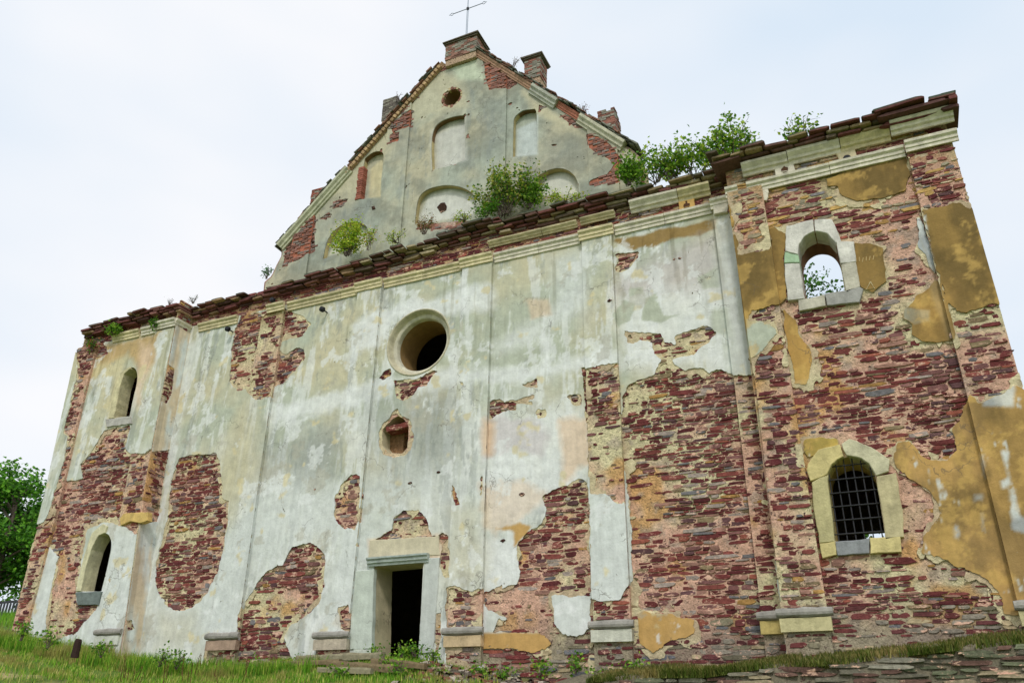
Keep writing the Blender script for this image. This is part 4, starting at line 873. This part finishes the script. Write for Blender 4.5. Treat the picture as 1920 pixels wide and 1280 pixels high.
# ------------------------------------------------------------------ rooms behind the openings
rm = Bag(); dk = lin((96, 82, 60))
def room(x0, x1, y0, y1, z0, z1, col, floor=True):
    b = Bag(); V = np.array([(x0, y0, z0), (x1, y0, z0), (x1, y1, z0), (x0, y1, z0), (x0, y0, z1), (x1, y0, z1), (x1, y1, z1), (x0, y1, z1)])
    b.add(V, [np.array([[0, 3, 7, 4], [1, 5, 6, 2], [2, 6, 7, 3], [4, 7, 6, 5], [0, 1, 2, 3]])], col); return b
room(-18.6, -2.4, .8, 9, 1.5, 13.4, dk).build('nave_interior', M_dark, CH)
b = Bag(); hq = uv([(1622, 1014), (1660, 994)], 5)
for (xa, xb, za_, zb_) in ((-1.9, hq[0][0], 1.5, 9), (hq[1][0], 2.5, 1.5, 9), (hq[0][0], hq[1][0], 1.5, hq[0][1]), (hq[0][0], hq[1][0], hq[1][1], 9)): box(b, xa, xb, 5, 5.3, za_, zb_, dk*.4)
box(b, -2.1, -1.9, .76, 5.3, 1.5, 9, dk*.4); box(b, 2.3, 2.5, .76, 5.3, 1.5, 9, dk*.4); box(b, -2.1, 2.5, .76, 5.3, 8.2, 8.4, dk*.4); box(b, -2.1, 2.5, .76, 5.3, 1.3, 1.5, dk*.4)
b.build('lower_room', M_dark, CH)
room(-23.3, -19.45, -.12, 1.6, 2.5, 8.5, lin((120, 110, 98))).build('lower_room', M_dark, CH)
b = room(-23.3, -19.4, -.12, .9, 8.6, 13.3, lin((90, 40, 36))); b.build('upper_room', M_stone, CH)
b = Bag(); q = uv(O_BEAM, 0); x0, x1, z0, z1 = q[:, 0].min(), q[:, 0].max(), q[:, 1].min(), q[:, 1].max()
b = Bag(); box(b, x0-.1, x0+(x1-x0)*.55, .4, .6, z0-.1, z1+.1, lin((150, 116, 84)), .02); box(b, x0, x1+.1, .42, .62, z0+(z1-z0)*.55, z1+.1, lin((130, 84, 60)), .02); b.build('hole_lining', M_mortar, CH)
block('lintel_stone', P('722,800 764,790 764,800 724,810'), 0, -.02, .35, lin((120, 62, 54)), CH, M_stone)
b = Bag(); V = [(-11.5, 1.0, 2.3), (-11.5, 1.0, 6.4), (-9.2, 1.0, 6.4), (-9.2, 1.0, 2.3)]
flush_stones(CH)

# ------------------------------------------------------------------ small black lamps on the frieze
for pt, lab in (((428, 617), 'small round black fitting, leftmost, below the frieze'), ((512, 563), 'small round black fitting on the bare red frieze'), ((605, 580), 'small round black fitting on the pale plaster, rightmost of three')):
    q = uv([pt], -.22)[0]; e = empty('wall_fitting', (q[0], 0, q[1]), label=lab, category='wall fitting', group='black fittings under the frieze')
    b = Bag(); tube(b, [(0, -.17, 0), (0, -.2, 0), (0, -.29, -.01), (0, -.31, -.01)], [.05, .085, .08, .04], (0, 0, 0), 14); b.build('housing', M_black, e)
    b = Bag(); tube(b, [(0, .02, 0), (0, -.19, 0)], .02, (0, 0, 0)); b.build('bracket', M_black, e)

# ------------------------------------------------------------------ ground
def gz(X, Y):
    d = Y+DIST; base = ground_at(X); t = np.clip(d/DIST, 0, 1)
    z = base*(t**1.15); z = np.where(d > DIST, base+np.clip((Y)*.17, 0, 2.5)*np.clip((-X-19)/5, 0, 1), z)
    z = np.where(d < 0, 0, z)
    m = np.exp(-((X+10.4)/2.6)**2)*np.clip((Y+3.2)/2.2, 0, 1)*np.clip(1-(Y)/3, 0, 1)*.28           # mound before the door
    far = np.clip((np.abs(X+10)-60)/200, 0, 1)
    return (z+m)*(1-far)+.05*fbm(X, Y, .8, 3, 7)*np.clip((d-2)/5, 0, 1)
gxs = np.concatenate([np.linspace(-400, -45, 14), np.arange(-42, 12, .3), np.linspace(15, 400, 14)]); gys = np.concatenate([np.linspace(-200, -20, 10), np.arange(-17, 3, .2), np.arange(4, 30, 1.5), np.linspace(35, 500, 14)])
GX, GY = np.meshgrid(gxs, gys, indexing='ij'); fx, fy = GX.ravel(), GY.ravel(); ny = len(gys)
gv = np.stack([fx, fy, gz(fx, fy)], 1); i, j = np.meshgrid(np.arange(len(gxs)-1), np.arange(ny-1), indexing='ij'); i = i.ravel(); j = j.ravel()
gf = np.stack([i*ny+j, (i+1)*ny+j, (i+1)*ny+j+1, i*ny+j+1], 1)
path = np.clip(fbm(fx, fy, 1.0, 4, 8)*5+.2, 0, 1)[:, None]*np.exp(-((fy+3.4+.15*(fx+20))/.8)**2)[:, None]
gc = lin((92, 116, 44))*(1-path)+lin((176, 160, 116))*path
rub = (np.exp(-((fx+7)/2.2)**2)*np.exp(-((fy+1.2)/1.2)**2))[:, None]; gc = gc*(1-rub)+lin((140, 116, 92))*rub
M_ground = mat('turf', attr=True, bump=.6, bscale=12, var=.35, vscale=5)
g = link('ground', mesh_np('ground', gv, [gf], gc, [True]), M_ground, kind='structure')

# low rubble plinth with a grassy ledge along the right half
pe = empty('retaining_wall', (-1, -1.3, 2.2), label='low grey rubble ledge with dry grass along the foot of the right wall', category='retaining wall')
ptop = [(-5.8, 2.55), (-4.5, 2.65), (-3.4, 2.86), (-2.2, 3.0), (-.8, 3.06), (.6, 3.12), (2.0, 3.16), (5, 3.2)]
_pl = uv([(1000, 1300), (1060, 1280), (1200, 1268), (1330, 1266), (1460, 1246), (1560, 1244), (1700, 1226), (1900, 1204), (2050, 1195)], -1.35)
ptz = lambda x: np.interp(x, _pl[:, 0], _pl[:, 1])+.05
xs = np.linspace(-7.2, 4.6, 100); V = []
lt = [-1.35, -1.32, -1.2, -.9, -.45]; lz = [-1.6, -.12, -.02, .06, .16]
for x in xs: V += [(x+1, y+1.3+.06*math.sin(x*3)*(y < -1.1), ptz(x)+z_+.05*float(fbm(np.array([x*2]), np.array([y*3]), .5, 3, 2)[0])-2.2) for y, z_ in zip(lt, lz)]
m = 5; f = np.array([[i*m+k, (i+1)*m+k, (i+1)*m+k+1, i*m+k+1] for i in range(99) for k in range(4)])
b = Bag(); b.add(V, [f], lin((132, 124, 104))); b.build('ledge', M_mortar, pe, smooth=True)
rng = np.random.default_rng(12); npl = 0
for row in range(9):
    x = -7.2+rng.uniform(0, .3); z_ = -.12-row*.085
    while x < 4.3:
        l = rng.uniform(.2, .85); v, f = stone_geo(l*.95, rng.uniform(.05, .088), rng.uniform(.0, .018), .1, rng, n=9, sq=.86); v[:, 2] += v[:, 0]*rng.normal(0, .03)
        col = lin(((168, 162, 146), (132, 126, 110), (176, 160, 132), (126, 96, 86), (126, 130, 104))[rng.integers(5)])*rng.uniform(.6, 1.0)
        if npl < 290 and rng.random() < .93:
            me = mesh_np('stone', v, f, np.broadcast_to(col, (len(v), 3))); o = link('stone', me, M_stone, pe); npl += 1
            o.location = (x+l/2+1, -1.36+1.3+.06*math.sin((x+l/2)*3), ptz(x+l/2)+z_-2.2+rng.uniform(-.01, .01)); TRI[0] += 40
        x += l+.01

# mossy timbers and slabs lying before the door
ST = [((560, 1241), (720, 1236), .09, 'long mossy slab lying before the door, nearest the sill', 'slab'), ((438, 1252), (640, 1247), .06, 'long thin pale timber lying at the left of the mound', 'timber'),
      ((620, 1252), (745, 1262), .10, 'brown timber crossing the mound below the door', 'timber'), ((600, 1262), (700, 1265), .07, 'short pale slab at the bottom edge of the mound', 'slab'), ((700, 1246), (800, 1256), .08, 'weathered beam end below the door sill', 'timber')]
def ground_pt(x, y, lift=0):
    d = ray([x], [y])[0]
    for t in np.linspace(11, 22, 600):
        p = CAMPOS+d*t/np.linalg.norm(d)
        if p[2] < gz(np.array([p[0]]), np.array([p[1]]))[0]+lift or p[1] > -.35: return p
    return p
for a, b_, r, lab, cat in ST:
    pa, pb = ground_pt(*a, .06), ground_pt(*b_, .06); L_ = np.linalg.norm(pb-pa); bb = Bag(); n = max(4, int(L_/.2)); V = []
    rg = np.random.default_rng(int(a[0]))
    for i in range(n+1):
        c = pa+(pb-pa)*i/n-pa; k = 1+.15*rg.uniform(-1, 1)
        V += [c+np.array(o)*k for o in ((0, -r, .5*r), (0, -r*.8, r), (0, r, r*1.05), (0, r*1.1, -.6*r), (0, -r, -.6*r))]
    f = np.array([[i*5+k, i*5+(k+1) % 5, (i+1)*5+(k+1) % 5, (i+1)*5+k] for i in range(n) for k in range(5)])[:, ::-1]
    bb.add(V, [f, np.array([list(range(5)), list(range(n*5, n*5+5))[::-1]])], lin((128, 112, 84)) if 'timber' in cat else lin((150, 142, 116)))
    o = bb.build('fallen_'+cat, M_wood, None); o.location = pa+np.array([0, -.05, .06]); o['label'] = lab; o['category'] = cat
# rubble at the foot of the wall right of the door
rb = Bag(); rg = np.random.default_rng(5)
for k in range(900):
    x = rg.uniform(-9.6, -3.6); y = -.35-abs(rg.normal(0, .9)); s = rg.uniform(.03, .14)
    v, f = stone_geo(s*rg.uniform(1, 2), s, s*.5, s*.5, rg, n=7); a = rg.uniform(0, 6.28); ca, sa = math.cos(a), math.sin(a)
    v = np.stack([v[:, 0]*ca-v[:, 1]*sa, v[:, 0]*sa+v[:, 1]*ca, v[:, 2]], 1)
    rb.add(v+(x, y, gz(np.array([x]), np.array([y]))[0]+s*.2), f, lin(((206, 192, 176), (150, 100, 84), (120, 110, 96), (190, 170, 140))[rg.integers(4)])*rg.uniform(.7, 1))
o = rb.build('rubble', M_mortar, None, 'stuff'); o['label'] = 'plaster and stone rubble scattered on the mound right of the door'
st = ground_pt(145, 1206); b = Bag(); tube(b, [(0, 0, -.3), (.01, 0, .05), (.02, 0, .10)], [.09, .08, .06], lin((60, 44, 40)), 9); o = b.build('tree_stump', M_wood, None); o.location = (st[0], st[1], st[2]); o['label'] = 'small dark stump in the grass near the lower left window'; o['category'] = 'stump'

# ------------------------------------------------------------------ foliage
def leaves(bag, c, s, cols, rng, flat=.5):
    """folded leaf blades at points c"""
    n = len(c); d = rng.normal(size=(n, 3)); d[:, 2] *= .6; d /= np.linalg.norm(d, axis=1)[:, None]; w_ = np.cross(d, rng.normal(size=(n, 3))); w_ /= np.linalg.norm(w_, axis=1)[:, None]
    nn = np.cross(d, w_); L_ = s*rng.uniform(.6, 1.3, n)[:, None]; B = L_*rng.uniform(.28, .45, n)[:, None]
    V = np.stack([c, c+d*L_*.5+w_*B+nn*B*.4, c+d*L_, c+d*L_*.5-w_*B+nn*B*.4], 1).reshape(-1, 3); i = np.arange(n)*4
    f = np.concatenate([np.stack([i, i+1, i+2], 1), np.stack([i, i+2, i+3], 1)])
    col = np.repeat(cols, 4, 0); bag.v.append(V); bag.c.append(col); bag.f.setdefault(3, []).append(f+bag.n); bag.n += len(V)
GREENS = [lin((96, 138, 38)), lin((72, 116, 34)), lin((128, 160, 52)), lin((58, 92, 36)), lin((150, 168, 66))]
def leafcols(n, rng, pal, k=.95): p = np.array(pal)[rng.integers(len(pal), size=n)]; return np.clip(p*rng.uniform(.65, 1.3, (n, 1))*k*1.45, 0, .8)
def shrub(name, label, cat, base, h, spread, nst, nl, ls, pal, seed, group=None, lean=(0, 0, 0), dens=1, thick=.012, droop=.0):
    rng = np.random.default_rng(seed); e = empty(name, tuple(base), label=label, category=cat)
    if group: e['group'] = group
    sb = Bag(); lf = Bag()
    for k in range(nst):
        a = rng.uniform(0, 6.28); r = spread*rng.uniform(.2, 1)**.7; hh = h*rng.uniform(.55, 1)*(1-.35*(r/spread)**2)
        tip = np.array([r*math.cos(a)+lean[0]*hh, r*math.sin(a)*.5+lean[1]*hh, hh-droop*r]); p0 = np.array([rng.uniform(-.1, .1)*spread, rng.uniform(-.1, .1)*spread, -.05])
        pts = [p0+(tip-p0)*t+np.array([math.sin(t*3+k)*.04*h, 0, math.sin(t*math.pi)*.06*h]) for t in np.linspace(0, 1, 6)]
        tube(sb, pts, np.linspace(thick, thick*.25, 6), lin((110, 92, 70)), 4)
        for _ in range(3):
            t0 = rng.uniform(.35, .9); q = pts[0]+(tip-pts[0])*t0; q2 = q+rng.normal(size=3)*np.array([.22, .15, .2])*h*.6+np.array([0, 0, .08*h]); tube(sb, [q, (q+q2)/2+.01, q2], [thick*.4, thick*.3, thick*.15], lin((110, 92, 70)), 3)
            n = int(nl/nst/4); t = rng.random(n)**.7; c = q+(q2-q)*t[:, None]+rng.normal(size=(n, 3))*ls*.9; leaves(lf, c, ls, leafcols(n, rng, pal), rng)
        n = int(nl/nst/4); t = rng.uniform(.3, 1.05, n); c = pts[0]+(tip-pts[0])*t[:, None]+rng.normal(size=(n, 3))*ls*1.1; leaves(lf, c, ls, leafcols(n, rng, pal), rng)
    sb.build('stem', M_bark, e); lf.build('foliage', M_leaf, e); return e
def on(pt, dep): q = uv([pt], dep)[0]; return (q[0], dep, q[1])
YG = [lin((140, 168, 40)), lin((170, 190, 60)), lin((110, 148, 36)), lin((190, 186, 76))]
MIX = [lin((84, 124, 40)), lin((120, 148, 52)), lin((150, 150, 60)), lin((160, 120, 60)), lin((64, 100, 34))]
shrub('shrub', 'large olive green shrub rooted on the parapet in front of the gable', 'shrub', on((945, 402), .35), 2.05, 1.1, 30, 2500, .09, MIX[:3]+[MIX[4], lin((150, 158, 70))], 1)
shrub('shrub', 'bushy green shrub beside the large one, covering the right lunette edge', 'shrub', on((990, 388), .4), 1.0, .55, 16, 1300, .08, MIX[:2]+[lin((100, 140, 40))], 2)
shrub('shrub', 'low fresh green shrub at the foot of the large parapet shrub', 'shrub', on((912, 402), .1), .4, .5, 10, 500, .07, GREENS[:2], 3)
shrub('shrub', 'bright yellow green shrub on the parapet before the left lunette', 'shrub', on((652, 476), .3), 1.25, .75, 26, 2400, .07, YG, 4)
shrub('shrub', 'thin yellowish shrub right of the bright green one on the parapet', 'shrub', on((690, 466), .35), .9, .4, 8, 260, .06, YG+[lin((190, 140, 60))], 5)
shrub('weed', 'reddish dry weed on the parapet below the middle lunette', 'weed', on((795, 436), .2), .75, .35, 12, 420, .05, [lin((130, 92, 60)), lin((150, 120, 60)), lin((110, 116, 50))], 6)
shrub('weed', 'low yellow green weeds along the parapet right of the large shrub', 'weed', on((1060, 378), .2), .3, .9, 16, 520, .06, YG, 7)
shrub('weed', 'small weeds on the parapet right of the yellow green shrub', 'weed', on((745, 452), .2), .35, .7, 12, 240, .05, YG, 8)
shrub('creeper', 'green creeper hanging over the right end of the gable', 'creeper', on((1178, 345), .3), .95, .45, 16, 1100, .09, GREENS[:3], 9)
shrub('weed', 'yellow green weeds on the parapet left of the large shrub', 'weed', on((870, 412), .2), .3, .5, 10, 240, .05, YG, 10)
shrub('fern', 'rounded green tuft growing in the left corner of the frieze', 'plant', on((212, 622), -.75), .38, .34, 26, 700, .07, GREENS[:3], 11, droop=.5)
shrub('weed', 'small dark green tuft hanging in the left wing frieze', 'plant', on((289, 612), -.75), .28, .12, 8, 160, .07, GREENS[:2]+[GREENS[3]], 12)
shrub('creeper', 'thin creeper on the left corner below the coping', 'creeper', on((172, 655), -.7), .5, .22, 8, 180, .07, GREENS[:2]+[lin((150, 96, 50))], 13)
shrub('weed', 'small blue green weed on the coping left of the gable', 'weed', on((500, 520), .2), .45, .22, 7, 160, .06, [lin((110, 140, 110)), lin((90, 124, 90))], 14)
shrub('weed', 'wispy pale weed on the left coping, left of the gable', 'weed', on((362, 566), -.1), .32, .3, 9, 90, .035, [lin((150, 166, 150)), lin((130, 140, 140))], 15)
shrub('weed', 'wispy weed near the left end of the coping', 'weed', on((318, 570), -.5), .25, .18, 6, 40, .03, [lin((150, 150, 150))], 16)
shrub('weed', 'thin brown weed on the right rake beside the tall pinnacle', 'weed', on((962, 125), 1.1), .5, .3, 9, 60, .035, [lin((140, 130, 100))], 17)
shrub('weed', 'thin weed on the right rake between the two pinnacles', 'weed', on((1095, 212), 1.1), .4, .25, 8, 90, .04, [lin((140, 150, 110)), lin((150, 90, 70))], 18)
shrub('weed', 'spiky weed on the left rake above the stub', 'weed', on((748, 186), 1.1), .45, .15, 5, 30, .03, [lin((120, 120, 100))], 19)
# leafy branches above the right parapet
for k, (px, py, h, sp, n, lab) in enumerate(((1230, 318, 1.0, .9, 1100, 'leafy sapling rising behind the parapet next to the gable'), (1300, 308, 1.5, .8, 1300, 'middle sapling behind the parapet'), (1370, 285, 1.75, .75, 1300, 'tallest sapling behind the parapet, left of the right wing'),
                                             (1262, 314, 1.15, .8, 900, 'spreading sapling filling the gap behind the parapet'), (1338, 297, 1.3, .8, 1000, 'bushy sapling just left of the tallest one'), (1398, 278, 1.0, .4, 500, 'slender sapling touching the corner of the right wing coping'), (1500, 246, .75, .45, 420, 'small green sapling above the right wing coping'))):
    b0 = on((px, py), .75); shrub('sapling', lab, 'sapling', (b0[0], b0[1], b0[2]-.4), h*.78+.4, sp*1.15, 13, int(n*.5), .11, [GREENS[0], GREENS[1], GREENS[2], lin((150, 170, 60))], 40+k, 'saplings behind the right parapet', thick=.014)
def tree(name, label, base, h, r, nl, ls, seed, pal=GREENS[:2]+GREENS[3:4], trunk=.25):
    rng = np.random.default_rng(seed); e = empty(name, tuple(base), label=label, category='tree'); sb = Bag(); lf = Bag()
    tube(sb, [(0, 0, -.5), (.1, 0, h*.3), (0, .1, h*.6), (.1, 0, h*.9)], [trunk, trunk*.75, trunk*.45, trunk*.12], (.1, .08, .06), 8)
    nb = 46
    for k in range(nb):
        a = rng.uniform(0, 6.28); t = rng.uniform(.22, .95); rr_ = r*math.sqrt(max(.05, 1-((t-.5)/.55)**2))*rng.uniform(.6, 1.05)
        p0 = np.array([0, 0, h*t*.8]); p1 = np.array([rr_*math.cos(a), rr_*math.sin(a), h*t+rng.uniform(-.03, .05)*h]); tube(sb, [p0, (p0+p1)/2+(0, 0, .04*h), p1], [trunk*.3, trunk*.2, trunk*.06], (.1, .08, .06), 5)
        for q in range(6):
            c0 = p0+(p1-p0)*rng.uniform(.45, 1.05)+rng.normal(size=3)*r*.1; n = nl//nb//6; c = c0+rng.normal(size=(n, 3))*r*np.array([.13, .13, .08]); leaves(lf, c, ls, leafcols(n, rng, pal), rng)
    sb.build('trunk', M_bark, e); lf.build('crown', M_leaf, e); return e
tb = uv([(-22, 1165)], 14)[0]
tree('leafy_tree', 'full green tree at the left edge beyond the church corner', (tb[0]-.5, 14, gz(np.array([tb[0]]), np.array([14.]))[0]), 8.3, 3.2, 24000, .24, 60, [lin((110, 160, 50)), lin((84, 136, 44)), lin((60, 100, 36))])
q = uv([(1515, 560)], 9)[0]; tree('leafy_tree', 'dark green tree seen through the open upper right window', (q[0]-1.5, 9, 0), q[1]+1.15, 2.7, 26000, .14, 61, GREENS[1:2]+GREENS[3:4])

# picket fence at the far left
fe = empty('picket_fence', (-34, 7, 0), label='dark weathered picket fence beyond the left corner of the church', category='fence')
fp = uv([(-60, 1122), (34, 1128)], 7); fb = uv([(-60, 1172), (34, 1172)], 7)
n = 18
for k in range(n):
    t = k/(n-1); x = fp[0][0]+(fp[1][0]-fp[0][0])*t; zt = fp[0][1]+(fp[1][1]-fp[0][1])*t+RNG.uniform(-.04, .04); zb = fb[:, 1].mean()-.3; b = Bag()
    v, f = prism([(x-.06+34, zb), (x+.06+34, zb), (x+.06+34, zt-.08), (x+34, zt), (x-.06+34, zt-.08)], -.02, .025, .0, .004); b.add(v, f, (0, 0, 0)); b.build('picket', M_fence, fe)
for dz_ in (.35, .95):
    b = Bag(); box(b, fp[0][0]+34, fp[1][0]+34, .01, .06, fb[:, 1].mean()+dz_-.05, fb[:, 1].mean()+dz_+.05, (0, 0, 0)); b.build('rail', M_fence, fe)

# grass
def grass(name, label, n, area, h, pal, seed, zf=gz, maskf=None, lean=.35):
    rng = np.random.default_rng(seed); X = rng.uniform(area[0], area[1], n); Y = rng.uniform(area[2], area[3], n)
    cl = fbm(X, Y, .5, 4, seed) > -.08+rng.normal(0, .1, n)
    if maskf is not None: cl &= maskf(X, Y, rng)
    X, Y = X[cl], Y[cl]; n = len(X); Z = zf(X, Y)-.02; hh = h*rng.uniform(.4, 1.25, n)*(1+1.2*np.clip(fbm(X, Y, .9, 3, seed+1), -.4, 1)); a = rng.uniform(0, 6.28, n); l = hh*lean*rng.uniform(.2, 1.4, n); w_ = rng.uniform(.006, .014, n)
    px, py = np.cos(a+1.57)*w_, np.sin(a+1.57)*w_; dx, dy = np.cos(a)*l, np.sin(a)*l
    V = np.stack([np.stack([X-px, Y-py, Z], 1), np.stack([X+px, Y+py, Z], 1), np.stack([X+px*.6+dx*.4, Y+py*.6+dy*.4, Z+hh*.6], 1), np.stack([X-px*.6+dx*.4, Y-py*.6+dy*.4, Z+hh*.6], 1), np.stack([X+dx, Y+dy, Z+hh], 1)], 1).reshape(-1, 3)
    i = np.arange(n)*5; b = Bag(); lc = leafcols(n, rng, pal, .78)*np.array([.95, 1.03, .8]); w_s = np.clip((fbm(X, Y*2, 1.1, 4, seed+9)-.04)*5, 0, .7)[:, None]; lc = lc*(1-w_s)+lin((186, 164, 104))*rng.uniform(.6, 1.1, (n, 1))*w_s; col = np.repeat(lc, 5, 0); b.v = [V]; b.c = [col]; b.n = len(V)
    b.f = {4: [np.stack([i, i+1, i+2, i+3], 1)], 3: [np.stack([i+3, i+2, i+4], 1)]}
    o = b.build(name, M_leaf, None, 'stuff'); o['label'] = label; return o
GP = [lin((112, 158, 48)), lin((136, 178, 60)), lin((88, 130, 40)), lin((176, 180, 90)), lin((204, 190, 126))]
nd = lambda X, Y, r: (np.abs(Y+3.4+.15*(X+20)) > .7) | (r.random(len(X)) < .25)
grass('grass', 'green meadow grass on the slope before the church', 100000, (-30, -7.5, -5.2, -.2), .14, GP, 1, maskf=nd)
grass('tall_grass', 'taller grass and herbs along the foot of the left wall', 26000, (-27, -12, -1.6, -.6), .34, GP[:4], 2)
grass('far_grass', 'grass behind the left corner by the fence', 16000, (-44, -23.6, 0, 9), .3, GP[:3], 3)
lz_ = lambda X, Y: ptz(X)+np.interp(Y, lt, lz)+.0
grass('dry_grass', 'dry yellowish grass on the stone ledge at the right', 30000, (-5.6, 4.4, -1.3, -.5), .10, [lin((126, 116, 68)), lin((100, 106, 52)), lin((146, 132, 92)), lin((78, 92, 38))], 4, zf=lz_)
grass('ledge_grass', 'green grass tufts hanging over the stone ledge at the right', 9000, (-5.6, 4.4, -1.42, -1.2), .15, [lin((100, 112, 52)), lin((80, 94, 40)), lin((126, 122, 72))], 14, zf=lambda X, Y: ptz(X)-.06, lean=.9)
grass('moss', 'grass and moss on the mound before the door', 12000, (-13.6, -8.5, -2.4, -.2), .10, GP[:3], 5)
rng = np.random.default_rng(77)
WL = ['left of the door step, tallest there', 'on the sill at the left of the door', 'in the doorway', 'right of the door jamb', 'on the mound below the left door jamb', 'among the fallen timbers below the door', 'in the rubble below the right pilaster of the door', 'in the rubble right of the mound', 'at the wall foot right of the rubble', 'tall weed in front of the fourth pilaster base', 'near the bottom edge below the yellow ochre patch', 'at the wall foot under the yellow ochre patch', 'on the left end of the stone ledge', 'near the bottom edge left of the mound', 'left of the second pilaster base', 'before the bare stone patch left of the door', 'in tall grass under the oval bare patch', 'in the grass below the left pier', 'between the stump and the left pier', 'left of the stump', 'at the far left corner of the wall']
WD = [(700, 1236, .35), (752, 1228, .3), (778, 1226, .3), (812, 1238, .3), (725, 1262, .45), (745, 1272, .4), (905, 1272, .35), (950, 1275, .3), (1012, 1262, .25), (1080, 1258, .4), (1128, 1278, .3), (1190, 1262, .3), (1240, 1276, .25), (640, 1272, .3), (560, 1250, .3), (480, 1262, .35), (330, 1250, .4), (300, 1245, .45), (190, 1228, .4), (90, 1210, .4), (40, 1196, .35)]
for k, (x, y, h) in enumerate(WD):
    p = ground_pt(x, y); shrub('weed', 'broad-leaved green weed '+WL[k], 'weed', p, h, .28, 7, 130, .075, GREENS[:3], 200+k, 'weeds at the foot of the wall')
for k in range(20):
    x = rng.uniform(225, 375) if k < 15 else rng.uniform(400, 470); p = ground_pt(x, rng.uniform(1268, 1290)); b = Bag(); h = rng.uniform(.25, .6); l = rng.normal(0, .06)
    tube(b, [(0, 0, 0), (l*.5, 0, h*.5), (l, 0, h)], [.012, .009, .005], lin((96, 60, 44)), 4)
    for q in range(5): z_ = h*rng.uniform(.5, 1); tube(b, [(l*z_/h, 0, z_), (l*z_/h+rng.normal(0, .03), 0, z_+.04)], [.006, .003], lin((96, 60, 44)), 3)
    o = b.build('dry_stalk', M_wood, None); o.location = p; o['label'] = 'dry reddish brown dock stalk in the grass at the bottom left'; o['category'] = 'dry stalk'; o['group'] = 'dry stalks in the grass'
print('TRIS approx', TRI[0], 'stones', len(STONES), 'coping', NC[0])
